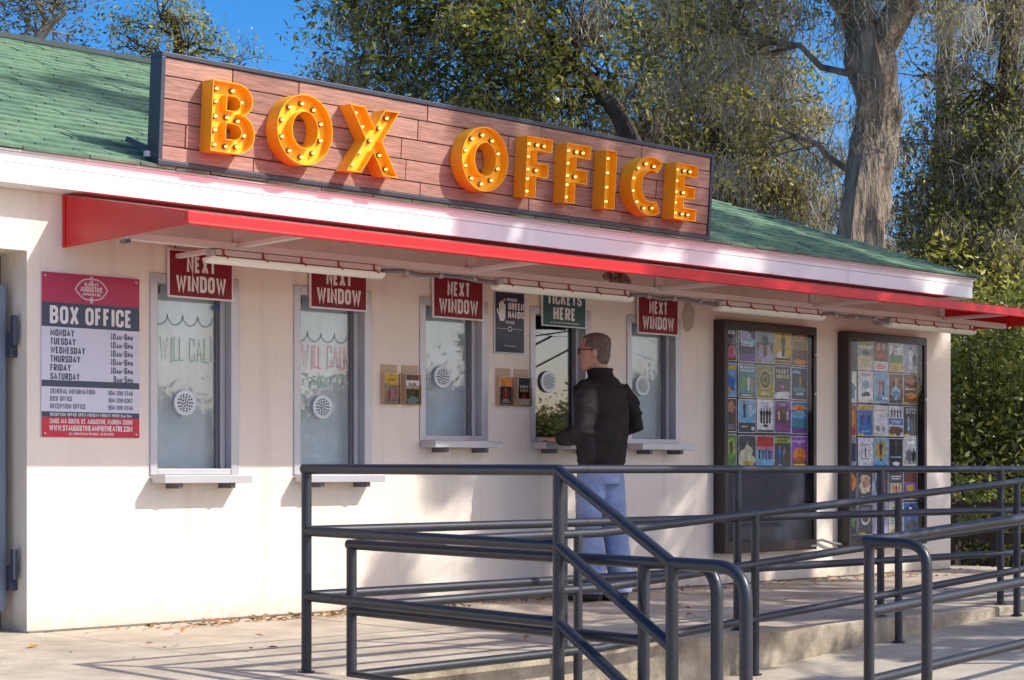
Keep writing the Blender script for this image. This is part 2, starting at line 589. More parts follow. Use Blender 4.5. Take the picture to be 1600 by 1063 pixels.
def stroke2(pts, wd, closed):
    """2-D polyline to a strip of quads"""
    P = [np.array(p, float) for p in pts]
    Q = [P[0]]
    for p in P[1:]:
        if np.linalg.norm(p - Q[-1]) > 1e-5:
            Q.append(p)
    P = Q
    if closed and np.linalg.norm(P[0] - P[-1]) < 1e-5:
        P.pop()
    n = len(P)
    vs, fs = [], []
    for i in range(n):
        if closed or 0 < i < n - 1:
            d1 = P[i] - P[i - 1]
            d2 = P[(i + 1) % n] - P[i]
        elif i == 0:
            d1 = d2 = P[1] - P[0]
        else:
            d1 = d2 = P[i] - P[i - 1]
        d1 = d1 / np.linalg.norm(d1)
        d2 = d2 / np.linalg.norm(d2)
        n1, n2 = np.array([-d1[1], d1[0]]), np.array([-d2[1], d2[0]])
        m = n1 + n2
        ln = np.linalg.norm(m)
        m = m / ln if ln > 1e-6 else n1
        k = min(2.2, 1.0 / max(0.3, m @ n1))
        vs += [P[i] + m * wd / 2 * k, P[i] - m * wd / 2 * k]
    for i in range(n if closed else n - 1):
        a, b = 2 * i, 2 * ((i + 1) % n)
        fs.append((a, a + 1, b + 1, b))
    return vs, fs


def text2(txt, h, weight=0.17, wscale=1.0, gap=0.09, small=None):
    """list of (verts2d, faces) strips plus total width; lower-case letters are drawn as small capitals"""
    out = []
    x = 0.0
    for ch in txt:
        sc = 1.0
        if ch.islower():
            ch = ch.upper()
            sc = small or 0.72
        wd, strokes = GL.get(ch, GL[' '])
        W = wd * h * sc * wscale
        Hh = h * sc
        st = weight * h * (0.6 + .4 * sc)
        closed = False
        for s_ in strokes:
            if s_ == 'c':
                closed = True
                continue
            iw, ih = max(W - st, 1e-4), Hh - st
            if ch == 'I':
                iw = 0
                W = max(W, st * 1.02)
            pts = [(x + st / 2 + (W - st) * (p[0] if ch == 'I' else 0) + p[0] * iw, st / 2 + p[1] * ih) + ((p[2] * h * sc,) if len(p) > 2 else ()) for p in s_]
            out.append(stroke2(fillet2(pts, closed), st, closed))
            closed = False
        x += W + gap * h * sc
    return out, max(0.0, x - gap * h)


def text_mb(mb, txt, h, cx, cz, place, width=None, align='c', weight=0.17, wscale=1.0, gap=0.09, mi=0, small=None, eps=0.0002):
    """place(x, z, lift) -> 3-D point"""
    st, W = text2(txt, h, weight, wscale, gap, small)
    k = 1.0 if width is None else width / W
    W *= k
    x0 = cx - W / 2 if align == 'c' else (cx if align == 'l' else cx - W)
    for i, (vs, fs) in enumerate(st):
        mb.add([place(x0 + v[0] * k, cz + v[1], eps * (i % 4)) for v in vs], fs, mi)
    return W


def on_wall(y):
    return lambda x, z, e: (x, y - e, z)


# ================================================================== GROUND
def plane(name, x0, x1, y0, y1, z, mat):
    return MB().quad((x0, y0, z), (x1, y0, z), (x1, y1, z), (x0, y1, z)).build(name, mat)


M['grass'] = pmat('leaf_litter_ground', (0.16, 0.105, 0.06), 0.95, var=0.5, vscale=9, bump=1.0, bscale=40, col2=(0.22, 0.16, 0.085), detail=12, bdist=.03)
M['asphalt'] = pmat('sandy_paving', (0.60, 0.49, 0.36), 0.92, var=0.15, vscale=3, bump=.4, bscale=120)
struct(plane('ground', -600, 600, -600, 600, -0.36, M['grass']))
struct(plane('car_park_ground', -40, 40, -60, -4.9, -0.335, M['asphalt']))
LOW = -0.31
EDGE = -2.50     # front edge of the terrace
XB = 0.10        # right edge of the raised left walkway
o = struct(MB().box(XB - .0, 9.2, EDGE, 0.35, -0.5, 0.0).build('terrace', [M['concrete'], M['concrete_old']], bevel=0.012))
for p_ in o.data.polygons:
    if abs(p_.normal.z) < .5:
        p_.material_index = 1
struct(MB().box(-9, XB - .004, -3.98, 0.9, -0.5, 0.001).build('walkway', [M['concrete']], bevel=0.012))
b_ = MB()
b_.box(-9, XB - .004, -4.28, -3.984, -0.5, -0.105)
b_.box(-9, XB - .004, -4.58, -4.284, -0.5, -0.21)
struct(b_.build('steps', M['concrete'], bevel=0.012))
struct(plane('landing_pavement', XB - .002, 1.3, -8.0, EDGE + .01, LOW, M['concrete']))
struct(plane('lower_pavement', -9, XB - .002, -8.0, -4.58, LOW, M['concrete']))
RX0, RX1 = 1.3, 6.1


def ramp_z(x):
    return LOW + (min(max(x, RX0), RX1) - RX0) / (RX1 - RX0) * (0.0 - LOW)


b_ = MB()
b_.add([(RX0, -4.32, LOW), (RX1, -4.32, -0.004), (RX1, EDGE + .004, -0.004), (RX0, EDGE + .004, LOW),
        (RX0, -4.32, -.5), (RX1, -4.32, -.5)], [(0, 1, 2, 3), (4, 5, 1, 0)])
struct(b_.build('ramp', M['concrete']))
struct(MB().box(RX1 + .002, 9.2, -4.32, EDGE - .002, -0.5, -0.003).build('upper_landing', M['concrete'], bevel=.01))

jm = pmat('dark_joint', (.10, .09, .075), .95, var=.3, vscale=20)
ter = bpy.data.objects['terrace']
wlk = bpy.data.objects['walkway']
for par, x0, x1, y0, y1 in [(ter, x, x + .009, EDGE + .02, -.03) for x in (1.62, 3.15, 4.68, 6.21, 7.74)] + [(wlk, -1.45, -1.441, -3.9, .2), (wlk, -8, XB - .02, -2.46, -2.451), (ter, XB + .02, 9.1, -1.22, -1.211)]:
    MB().quad((x0, y0, .0022), (x1, y0, .0022), (x1, y1, .0022), (x0, y1, .0022)).build('control_joint', jm, par)
# ================================================================== BUILDING
bld = empty('box_office_building', (4.0, 0, 0))
tag(bld, 'cream stucco ticket building with green shingle roof and five ticket windows', 'building')
WINS = [(0.735, 1.308, 0.832, 1.943), (1.702, 2.272, 0.832, 1.943), (2.665, 3.230, 1.045, 1.943),
        (3.617, 4.180, 1.045, 1.943), (4.550, 5.100, 1.045, 1.943)]
holes = list(WINS) + [(-1.7, 0.0, -0.02, 2.005)]
WX0, WX1, WZ1, WT = -4.0, 8.585, 2.45, 0.30
xs = sorted({WX0, WX1, *[h[0] for h in holes], *[h[1] for h in holes]})
zs = sorted({-0.02, WZ1, *[h[2] for h in holes], *[h[3] for h in holes]})
b_ = MB()
for i in range(len(xs) - 1):
    for j in range(len(zs) - 1):
        cx, cz = (xs[i] + xs[i + 1]) / 2, (zs[j] + zs[j + 1]) / 2
        if any(h[0] < cx < h[1] and h[2] < cz < h[3] for h in holes):
            continue
        for y, fl in ((0, 0), (WT, 1)):
            q = [(xs[i], y, zs[j]), (xs[i + 1], y, zs[j]), (xs[i + 1], y, zs[j + 1]), (xs[i], y, zs[j + 1])]
            b_.quad(*(q[::-1] if fl else q))
for h in holes:
    x0, x1, z0, z1 = h
    b_.quad((x0, 0, z0), (x0, 0, z1), (x0, WT, z1), (x0, WT, z0))
    b_.quad((x1, 0, z1), (x1, 0, z0), (x1, WT, z0), (x1, WT, z1))
    b_.quad((x0, 0, z1), (x1, 0, z1), (x1, WT, z1), (x0, WT, z1))
    b_.quad((x0, 0, z0), (x0, WT, z0), (x1, WT, z0), (x1, 0, z0))
# end and back walls
b_.quad((WX1, 0, -.02), (WX1, 6.6, -.02), (WX1, 6.6, WZ1), (WX1, 0, WZ1))
b_.quad((WX0, 0, -.02), (WX0, 0, WZ1), (WX0, 6.6, WZ1), (WX0, 6.6, -.02))
b_.quad((WX1, 6.6, -.02), (WX0, 6.6, -.02), (WX0, 6.6, WZ1), (WX1, 6.6, WZ1))
wallo = b_.build('wall', M['stucco'], bld)
MB().box(WX0 + .01, WX1 - .01, .31, 6.59, 2.40, 2.44).build('ceiling', M['stucco'], bld)
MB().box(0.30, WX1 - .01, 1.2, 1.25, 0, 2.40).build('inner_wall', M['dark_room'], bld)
# bare patch where old paint has peeled beside the fifth window
b_ = MB()
pp = []
for k in range(26):
    a = 2 * math.pi * k / 26
    r_ = 0.075 * (1 + .35 * mnoise.noise(Vector((math.cos(a) * 1.3, math.sin(a) * 1.3, 2.2))))
    pp.append((5.20 + r_ * math.cos(a) * .9, -0.003, 1.975 + r_ * 1.5 * math.sin(a)))
b_.add(pp, [tuple(range(len(pp)))])
b_.build('peeled_patch', pmat('bare_render', (0.48, 0.41, 0.32), .95, var=.15, vscale=20), bld)
# skirting crack line of dirt along the wall base: a thin sealant bead
b_ = MB()
b_.tube([(0.0 + i * .22, -.004 + .004 * math.sin(i * 2.1), .004) for i in range(40)], .008, 6)
b_.build('sealant_bead', pmat('dirty_sealant', (.16, .145, .12), .9, var=.3, vscale=30), bld)

# --- ticket windows
for i, (x0, x1, z0, z1) in enumerate(WINS):
    f = 0.05
    b_ = MB()
    yo, yi = -0.012, 0.115
    b_.box(x0 - .004, x0 + f * .85, yo, yi, z0 - .004, z1 + .004)
    b_.box(x1 - f, x1 + .004, yo, yi, z0 - .004, z1 + .004)
    b_.box(x0 + f * .85 + .0005, x1 - f - .0005, yo + .002, yi, z1 - f, z1 + .003)
    b_.box(x0 + f * .85 + .0005, x1 - f - .0005, yo + .002, yi, z0 - .003, z0 + .03)
    fr = b_.build('ticket_window', M['alu'], bld, bevel=.003)
    px0, px1, pz0, pz1 = x0 + f * .85, x1 - f, z0 + .03, z1 - f
    py = 0.075
    MB().box(px0 + .001, px1 - .058, py, py + .006, pz0, pz1).build('pane', M['pane_clear' if i == 3 else 'pane'], fr)
    b_ = MB()
    b_.box(px1 - .056, px1 - .036, py - .012, py + .02, pz0 + .001, pz1 - .001)
    b_.build('sash_stile', M['alu_dark'], fr)
    b_ = MB()
    b_.box(px1 - .034, px1 - .001, py - .03, py + .03, pz0 + .001, pz1 - .001)
    b_.build('track', M['alu'], fr, bevel=.002)
    if i != 3:
        # a pale roller blind hangs behind the glass
        n_ = 24
        b_ = MB()
        for k in range(n_):
            xa, xb = px0 + (px1 - px0) * k / n_, px0 + (px1 - px0) * (k + 1) / n_
            ya, yb = [.145 + .006 * math.sin(q * .9 + i) for q in (k, k + 1)]
            b_.quad((xa, ya, pz0 - .02), (xb, yb, pz0 - .02), (xb, yb, pz1 + .03), (xa, ya, pz1 + .03))
        b_.build('blind', M['shade'], fr)
    # header shadow box with a small lock
    MB().box(px0 + .01, px0 + .05, py - .03, py - .005, pz1 - .05, pz1 - .012).build('catch', M['alu_dark'], fr)
    # sill
    zt = z0 - .004
    b_ = MB()
    b_.box(x0, x1 - .003, -.155, -.0125, zt - .045, zt)
    sl = b_.build('sill', M['alu'], fr, bevel=.003)
    b_ = MB()
    b_.box(x0 + .10, x0 + .13, -.13, -.0005, zt - .075, zt - .0455)
    b_.box(x1 - .13, x1 - .10, -.13, -.0005, zt - .075, zt - .0455)
    b_.build('sill_bracket', M['alu_dark'], sl)
    # speak-through disc: ring, plate and grille holes
    cx = [0.995, 1.955, 2.905, 3.845, 4.775][i]
    cz = [1.235, 1.235, 1.452, 1.452, 1.458][i]
    dr, yd = .073, py - .016
    b_ = MB()
    vs = []
    N_ = 40
    prof = [(dr, .014), (dr, 0), (dr * .97, -.004), (dr * .84, -.004), (dr * .80, -.001), (0.001, -.001)]
    for rr_, dy in prof:
        for k in range(N_):
            a = 2 * math.pi * k / N_
            vs.append((cx + rr_ * math.cos(a), yd + dy, cz + rr_ * math.sin(a)))
    fs = []
    for q in range(len(prof) - 1):
        for k in range(N_):
            fs.append((q * N_ + k, q * N_ + (k + 1) % N_, (q + 1) * N_ + (k + 1) % N_, (q + 1) * N_ + k))
    b_.add(vs, fs)
    dc = b_.build('speak_through_disc', M['disc'], fr, smooth=True)
    b_ = MB()
    for rr_, cnt in ((.0, 1), (.017, 6), (.032, 10), (.046, 14)):
        for k in range(cnt):
            a = 2 * math.pi * k / max(1, cnt) + rr_ * 20
            hx, hz = cx + rr_ * math.cos(a), cz + rr_ * math.sin(a)
            pts = [(hx + .0062 * math.cos(q * math.pi / 3), yd - .0035, hz + .0062 * math.sin(q * math.pi / 3)) for q in range(6)]
            b_.add(pts, [tuple(range(6))])
    b_.build('grille_holes', M['black'], dc)
# dim ticket booth interior behind the fourth window: desk and screen edge
b_ = MB()
b_.box(3.3, 4.5, .45, .95, .72, .76)
b_.build('booth_desk', pmat('booth_desk', (.12, .08, .05), .6), bld)

# --- roof
PITCH, EY, EZ, RY = 0.42, -0.195, 2.494, 3.30
EXR, EXL = 8.70, -4.2
RZ = EZ + PITCH * (RY - EY)
rt = RY - EY
b_ = MB()
A_, B_ = (EXL, EY, EZ - .012), (EXR, EY, EZ - .012)
C_, D_ = (EXR - rt, RY, RZ - .012), (EXL + rt * .2, RY, RZ - .012)
E_, F_ = (EXR, 2 * RY - EY, EZ - .012), (EXL, 2 * RY - EY, EZ - .012)
b_.add([A_, B_, C_, D_, E_, F_], [(0, 1, 2, 3), (1, 4, 2), (4, 5, 3, 2), (5, 0, 3)])
roof = b_.build('roof', [M['tar']], bld)
# the sides of the roof that nobody sees are plain shingle sheets
b_ = MB()
b_.add([(EXR + .004, EY, EZ), (EXR + .004, 2 * RY - EY, EZ), (C_[0], RY, RZ + .002)], [(0, 1, 2)])
b_.add([(EXR, 2 * RY - EY, EZ), (EXL, 2 * RY - EY, EZ), (D_[0], RY, RZ + .002), (C_[0], RY, RZ + .002)], [(0, 1, 2, 3)])
b_.build('roof_sheet', M['shingle'], roof)
ang = math.atan(PITCH)
EXPO = 0.138
ncourse = int(rt / math.cos(ang) / EXPO)
shmesh = {}
for wd in (0.22, 0.30, 0.38):
    for mk in ('shingle', 'shingle_b'):
        b_ = MB()
        # a tab: tapered slab, thick butt edge, u right, v up-slope
        t0, t1, ln = .017, .003, .19
        b_.add([(0.004, 0, 0), (wd - .004, 0, 0), (wd - .004, ln, -.004), (.004, ln, -.004), (0.004, 0, t0), (wd - .004, 0, t0), (wd - .004, ln, t1 - .002), (.004, ln, t1 - .002)],
               [(4, 5, 6, 7), (0, 1, 5, 4), (1, 2, 6, 5), (3, 0, 4, 7), (2, 3, 7, 6)])
        shmesh[(wd, mk)] = b_.mesh('shingle', M[mk])
rr = random.Random(3)
tabs = []
for c in range(ncourse + 1):
    v = c * EXPO - .012
    y = EY + v * math.cos(ang)
    z = EZ + v * math.sin(ang)
    xr = EXR - max(0, (y - EY))
    x = EXL + max(0, (y - EY)) * .2 + rr.random() * .3
    while x < xr - .02:
        wd = rr.choice((0.22, 0.30, 0.38))
        if x + wd > xr + .02:
            wd = 0.22
            if x + wd > xr + .06:
                break
        mk = 'shingle' if rr.random() < .62 else 'shingle_b'
        lift = rr.random() * .003 + (.004 if rr.random() < .4 else 0)
        tabs.append((x, y, z, wd, mk, lift))
        x += wd
seen = []
rest = []
for tb in tabs:
    px, py_ = photo_xy((tb[0] + tb[3] / 2, tb[1], tb[2]))
    vis = (-30 < px < 236) or (px > 1106)
    (seen if vis else rest).append((px, tb))
seen.sort(key=lambda q: q[1][1] + (0 if q[0] < 300 else .4))
rest += seen[300:]
seen = seen[:300]
for px, (x, y, z, wd, mk, lift) in seen:
    o = bpy.data.objects.new('shingle', shmesh[(wd, mk)])
    COL.objects.link(o)
    o.parent = roof
    o.location = (x - 4.0, y - lift * math.sin(ang), z + lift * math.cos(ang))
    o.rotation_euler = (ang, 0, 0)
b_ = MB()
ca, sa = math.cos(ang), math.sin(ang)
for px, (x, y, z, wd, mk, lift) in rest:
    me = shmesh[(wd, mk)]
    vs = [(x + p.co.x, y + p.co.y * ca - (p.co.z + lift) * sa, z + p.co.y * sa + (p.co.z + lift) * ca) for p in me.vertices]
    b_.add(vs, [tuple(p.vertices) for p in me.polygons], 0 if mk == 'shingle' else 1)
o = b_.build('shingles_out_of_sight', [M['shingle'], M['shingle_b']], roof)
o['kind'] = 'stuff'
# ridge and hip caps
b_ = MB()
b_.tube([(EXL + 1, RY, RZ + .012), (C_[0], RY, RZ + .012)], .05, 6)
b_.build('ridge_cap', M['cap'], roof)
hv = Vector((C_[0] - EXR, RY - EY, RZ - EZ))
nh = 26
for k in range(nh):
    p0 = Vector((EXR, EY, EZ)) + hv * (k / nh)
    p1 = Vector((EXR, EY, EZ)) + hv * ((k + 1.25) / nh)
    b_ = MB()
    s1 = Vector((-.10, 0, 0.0))
    dn = Vector((0, 0, .016))
    fl = Vector((-.085, -.05, -.012))
    fr_ = Vector((.05, .085, -.012))
    b_.add([p0 + dn + fl, p0 + dn * 2, p0 + dn + fr_, p1 + fl, p1 + dn * .5, p1 + fr_], [(0, 1, 4, 3), (1, 2, 5, 4), (0, 2, 1)])
    b_.build('hip_cap', M['shingle_b'], roof)

# --- fascia: lower board, flared crown, drip edge; in three lengths
joints = [EXL, 2.28, 5.02, 6.9, 8.665]
for k in range(len(joints) - 1):
    xa, xb = joints[k] + .0012, joints[k + 1] - .0012
    MB().box(xa, xb, -.165, -.005, 2.322, 2.425).build('fascia_board', M['fascia'], bld, bevel=.002)
    b_ = MB()
    prof = [(-.005, 2.427), (-.168, 2.427), (-.170, 2.448), (-.176, 2.462), (-.184, 2.469), (-.186, 2.472), (-.186, 2.4775), (-.005, 2.4775)]
    vs = [(xa, y, z) for y, z in prof] + [(xb, y, z) for y, z in prof]
    n_ = len(prof)
    b_.add(vs, [(i, (i + 1) % n_, n_ + (i + 1) % n_, n_ + i) for i in range(n_)] + [tuple(range(n_ - 1, -1, -1)), tuple(range(n_, 2 * n_))])
    b_.build('crown_board', M['fascia'], bld)
MB().box(EXL, 8.69, -.196, -.003, 2.479, 2.492).build('drip_edge', M['drip'], bld, bevel=.002)
# right-hand eave return
MB().box(8.586, 8.666, -.003, 6.8, 2.322, 2.477).build('eave_return', M['fascia'], bld, bevel=.002)

# ================================================================== GATE at the left opening
gt = empty('gate', (-0.5, .16, .11))
tag(gt, 'slate blue metal gate leaf with black hinges in the left opening', 'gate')
MB().box(-1.55, -.045, .145, .185, .11, 1.83).build('panel', pmat('gate_paint', (.14, .18, .24), .5, var=.1), gt, bevel=.004)
for z in (.22, 1.45):
    b_ = MB()
    b_.box(-.047, -.002, .10, .143, z, z + .13)
    b_.box(-.047, -.02, .06, .099, z + .06, z + .22)
    b_.build('hinge', M['navy'], gt, bevel=.003)

# ================================================================== AWNING
AX0, AX1, AYF = 0.206, 8.43, -1.235
AB, AFT, AWT = 2.036, 2.098, 2.318
aw = empty('awning', (4.3, -.6, 2.04))
tag(aw, 'long red metal awning over the ticket windows', 'awning')
b_ = MB()
b_.box(AX0, AX1, AYF, AYF + .03, AB, AFT)
b_.box(AX0, AX1, AYF - .006, AYF - .0005, AB, AB + .012)
b_.build('front_strip', M['red'], aw, bevel=.004)
b_ = MB()
t_ = .006
b_.add([(AX0, AYF + .001, AFT + .001), (AX1, AYF + .001, AFT + .001), (AX1, -.008, AWT), (AX0, -.008, AWT),
        (AX0, AYF + .031, AFT - t_), (AX1, AYF + .031, AFT - t_), (AX1, -.008, AWT - t_), (AX0, -.008, AWT - t_)],
       [(0, 1, 2, 3), (7, 6, 5, 4), (1, 5, 6, 2), (4, 0, 3, 7), (0, 4, 5, 1), (2, 6, 7, 3)])
b_.build('top_panel', M['red'], aw)
for xe in (AX0, AX1 - .012):
    b_ = MB()
    pr = [(AYF + .0305, AB + .002), (-.006, AB + .002), (-.006, AWT - .008), (AYF + .0305, AFT - .008)]
    vs = [(xe, y, z) for y, z in pr] + [(xe + .012, y, z) for y, z in pr]
    b_.add(vs, [(3, 2, 1, 0), (4, 5, 6, 7), (0, 1, 5, 4), (1, 2, 6, 5), (2, 3, 7, 6), (3, 0, 4, 7)])
    b_.build('end_panel', M['red'], aw)
    b_ = MB()
    b_.box(xe - .006 if xe < 1 else xe + .0125, xe - .0005 if xe < 1 else xe + .018, -.030, -.004, AB, AWT)
    b_.box(xe - .006 if xe < 1 else xe + .0125, xe - .0005 if xe < 1 else xe + .018, AYF, -.031, AB, AB + .014)
    b_.build('trim', M['red'], aw, bevel=.002)
BY = -.62
MB().box(AX0 + .014, AX1 - .014, BY - .025, BY + .025, 2.022, 2.062).build('beam', M['beam'], aw, bevel=.003)
for x in (0.9, 2.55, 4.2, 5.85, 7.5):
    b_ = MB()
    b_.box(x - .02, x + .02, BY + .026, -.001, 2.036, 2.060)
    b_.box(x - .02, x + .02, AYF + .031, BY - .026, 2.036, 2.060)
    b_.obox((x, -.02, 2.27), (x, BY - .4, 2.09), .025, .02)
    b_.build('rib', M['beam'], aw, bevel=.002)
    b_ = MB()
    b_.box(x - .035, x + .035, BY - .012, BY + .012, 2.0625, 2.185)
    b_.build('hanger', M['beam'], aw)
MB().box(AX0 + .0005, AX0 + .03, BY - .03, BY + .03, 2.005, 2.0215).build('end_bracket', M['alu_dark'], aw)

# --- four strip lamps under the beam
LAMPS = [(0.715, 1.86), (2.755, 3.915), (4.79, 5.945), (6.775, 7.935)]
LABL = ['white strip lamp hanging in front of the first two NEXT WINDOW signs',
        'white strip lamp hanging in front of the TICKETS HERE sign',
        'white strip lamp hanging above the left poster case',
        'white strip lamp hanging above the right poster case']
for (xa, xb), lb in zip(LAMPS, LABL):
    lp = empty('strip_lamp', ((xa + xb) / 2, BY, 1.94))
    tag(lp, lb, 'lamp', 'strip lamps under the awning')
    MB().box(xa + .03, xb - .02, BY - .03, BY + .03, 1.985, 2.018).build('housing', M['beam'], lp, bevel=.004)
    MB().box(xa + .0, xa + .029, BY - .028, BY + .028, 1.975, 2.016).build('end_cap', M['alu'], lp, bevel=.004)
    b_ = MB()
    prof = [(BY + .052 * math.cos(a), 1.976 - .034 * math.sin(a)) for a in [math.pi * q / 10 for q in range(11)]]
    n_ = len(prof)
    xsn = [xa - .012, xa, xb, xb + .012]
    for qi, x in enumerate(xsn):
        sc = .6 if qi in (0, 3) else 1
        b_.v += [(x, BY + (y - BY) * sc, 1.968 + (z - 1.968) * sc) for y, z in prof]
    for q in range(3):
        for i in range(n_):
            b_.f.append((q * n_ + i, q * n_ + (i + 1) % n_, (q + 1) * n_ + (i + 1) % n_, (q + 1) * n_ + i))
            b_.m.append(0)
    b_.f += [tuple(range(n_)), tuple(range(3 * n_, 4 * n_))[::-1]]
    b_.m += [0, 0]
    b_.build('lens', M['lens'], lp, smooth=True)
    for q in range(5):
        x = xa + .07 + (xb - xa - .14) * q / 4
        MB().tube(fillet([(x, BY - .034, 2.02), (x, BY - .036, 1.99), (x + .01, BY - .054, 1.978), (x + .018, BY - .056, 1.97)], .01, 3), .0055, 6).build('clip', M['clip'], lp)
cn = empty('conduit', (4, BY, 2.0))
tag(cn, 'grey electrical conduit linking the strip lamps along the awning beam', 'conduit')
for k in range(3):
    xa, xb = LAMPS[k][1] + .012, LAMPS[k + 1][0] - .014
    pts = [(xa, BY, 1.992)] + [(xa + (xb - xa) * q / 6, BY - .005, 1.997 + .008 * math.sin(q * 2.2)) for q in range(1, 6)] + [(xb, BY, 1.990)]
    MB().tube(pts, .013, 8).build('conduit_run', M['conduit'], cn, smooth=True)
    for q in (.2, .5, .8):
        x = xa + (xb - xa) * q
        MB().tube([(x - .012, BY - .005, 1.998), (x + .012, BY - .005, 1.998)], .017, 8).build('coupling', M['alu'], cn, smooth=True)
# torn paper wasp nest / debris wedged under the awning
b_ = MB()
for k in range(9):
    p = Vector((4.02 + rr.uniform(-.07, .07), -.42 + rr.uniform(-.05, .05), 2.12 + rr.uniform(-.03, .03)))
    b_.ell(p, rr.uniform(.02, .05), rr.uniform(.02, .05), rr.uniform(.02, .04), 8, 6)
b_.tube([(3.96, -.42, 2.12), (4.02, -.43, 2.09), (4.10, -.43, 2.08), (4.13, -.42, 2.055)], [.02, .03, .02, .006], 6)
o = b_.map(lambda p: p + Vector(mnoise.noise_vector(p * 22)) * .014).build('bird_nest', pmat('nest_fibre', (.30, .25, .21), .95, var=.5, vscale=40, bump=1, bscale=80))
tag(o, 'dark ragged bird nest wedged under the awning above the fourth window', 'nest')

# ================================================================== MARQUEE SIGN
SW, SH, SDP = 4.53, 0.605, 0.12
mq = empty('marquee_sign', (0.652, -.222, 2.508), (R(4.0), 0, 0), local=True)
tag(mq, 'long wood-plank roof sign with lit yellow letters reading BOX OFFICE', 'sign')
b_ = MB()
lip = .026
b_.box(0, SW, .0, SDP, 0, lip)
b_.box(0, SW, .0, SDP, SH - lip, SH)
b_.box(0, lip, .0005, SDP, lip + .0002, SH - lip - .0002)
b_.box(SW - lip, SW, .0005, SDP, lip + .0002, SH - lip - .0002)
b_.build('frame', M['navy'], mq, bevel=.003)
MB().box(lip, SW - lip, .05, SDP - .005, lip, SH - lip).build('back_panel', M['black'], mq)
rowz = [lip, .105, .232, .357, .480, SH - lip]
rowj = [[.62, 1.84, 2.75, 3.62], [.17, .75, 1.72, 2.66, 3.55, 4.2], [.50, 1.15, 1.68, 2.45, 3.3, 3.95], [.30, .95, 1.80, 2.55, 3.15, 4.05], [.46, .91, 1.87, 2.83, 3.79]]
pr_ = random.Random(5)
for r_ in range(5):
    js = [lip] + rowj[r_] + [SW - lip]
    for k in range(len(js) - 1):
        mk = pr_.choice(('plank', 'plank', 'plank_b', 'plank_c'))
        yf = .010 + pr_.uniform(-.002, .003)
        MB().box(js[k] + .003, js[k + 1] - .003, yf, .049, rowz[r_] + .003, rowz[r_ + 1] - .003).build('plank', M[mk], mq, bevel=.0015, seg=1)


def arc(cx, cz, rx, rz, a0, a1, n):
    return [(cx + rx * math.cos(R(a0 + (a1 - a0) * k / n)), cz + rz * math.sin(R(a0 + (a1 - a0) * k / n))) for k in range(n + 1)]


LH = .385


def letter_loops(ch):
    if ch == 'I':
        return [[(0, 0), (.102, 0), (.102, LH), (0, LH)]]
    if ch == 'F':
        return [[(0, 0), (.092, 0), (.092, .135), (.195, .135), (.195, .222), (.092, .222), (.092, .300), (.222, .300), (.222, LH), (0, LH)]]
    if ch == 'E':
        return [[(0, 0), (.228, 0), (.228, .083), (.092, .083), (.092, .150), (.205, .150), (.205, .232), (.092, .232), (.092, .302), (.228, .302), (.228, LH), (0, LH)]]
    if ch == 'O':
        return [arc(.193, .193, .193, .199, 0, 360, 44)[:-1], arc(.193, .193, .088, .103, 360, 0, 32)[:-1]]
    if ch == 'C':
        o = arc(.195, .193, .195, .199, 58, 302, 34)
        i = arc(.205, .193, .100, .108, 300, 60, 24)
        return [o + i]
    if ch == 'B':
        out = [(0, 0)] + [(.165, 0)] + arc(.165, .112, .118, .112, -80, 80, 12) + arc(.155, .294, .108, .091, -70, 90, 12) + [(0, LH)]
        h1 = [(.095, .075)] + [(.150, .075)] + arc(.150, .118, .045, .043, -80, 80, 8) + [(.150, .161), (.095, .161)]
        h2 = [(.095, .232)] + [(.142, .232)] + arc(.142, .271, .040, .039, -80, 80, 8) + [(.142, .310), (.095, .310)]
        return [out, h1[::-1], h2[::-1]]
    if ch == 'X':
        return [[(0, 0), (.108, 0), (.19, .128), (.272, 0), (.38, 0), (.250, .198), (.372, LH), (.264, LH), (.19, .268), (.116, LH), (.008, LH), (.130, .198)]]


def letter_bulbs(ch):
    if ch == 'I':
        return [(.05, .05 + q * .095) for q in range(4)]
    if ch == 'F':
        return [(.045, .04), (.045, .12), (.045, .18), (.12, .18), (.045, .26), (.045, .342), (.12, .342), (.18, .342)]
    if ch == 'E':
        return [(.045, .042), (.12, .042), (.18, .042), (.045, .115), (.045, .19), (.12, .19), (.045, .265), (.045, .342), (.12, .342), (.18, .342)]
    if ch == 'O':
        return arc(.193, .193, .141, .151, 20, 380, 10)[:-1]
    if ch == 'C':
        return arc(.195, .193, .147, .153, 68, 292, 7)
    if ch == 'B':
        return [(.045, .04), (.045, .12), (.045, .195), (.045, .275), (.045, .345), (.12, .038), (.19, .045), (.235, .11), (.19, .185), (.12, .197), (.21, .29), (.15, .346)]
    if ch == 'X':
        return [(.065, .045), (.115, .12), (.19, .198), (.255, .28), (.305, .345), (.072, .345), (.125, .27), (.262, .12), (.315, .045)]


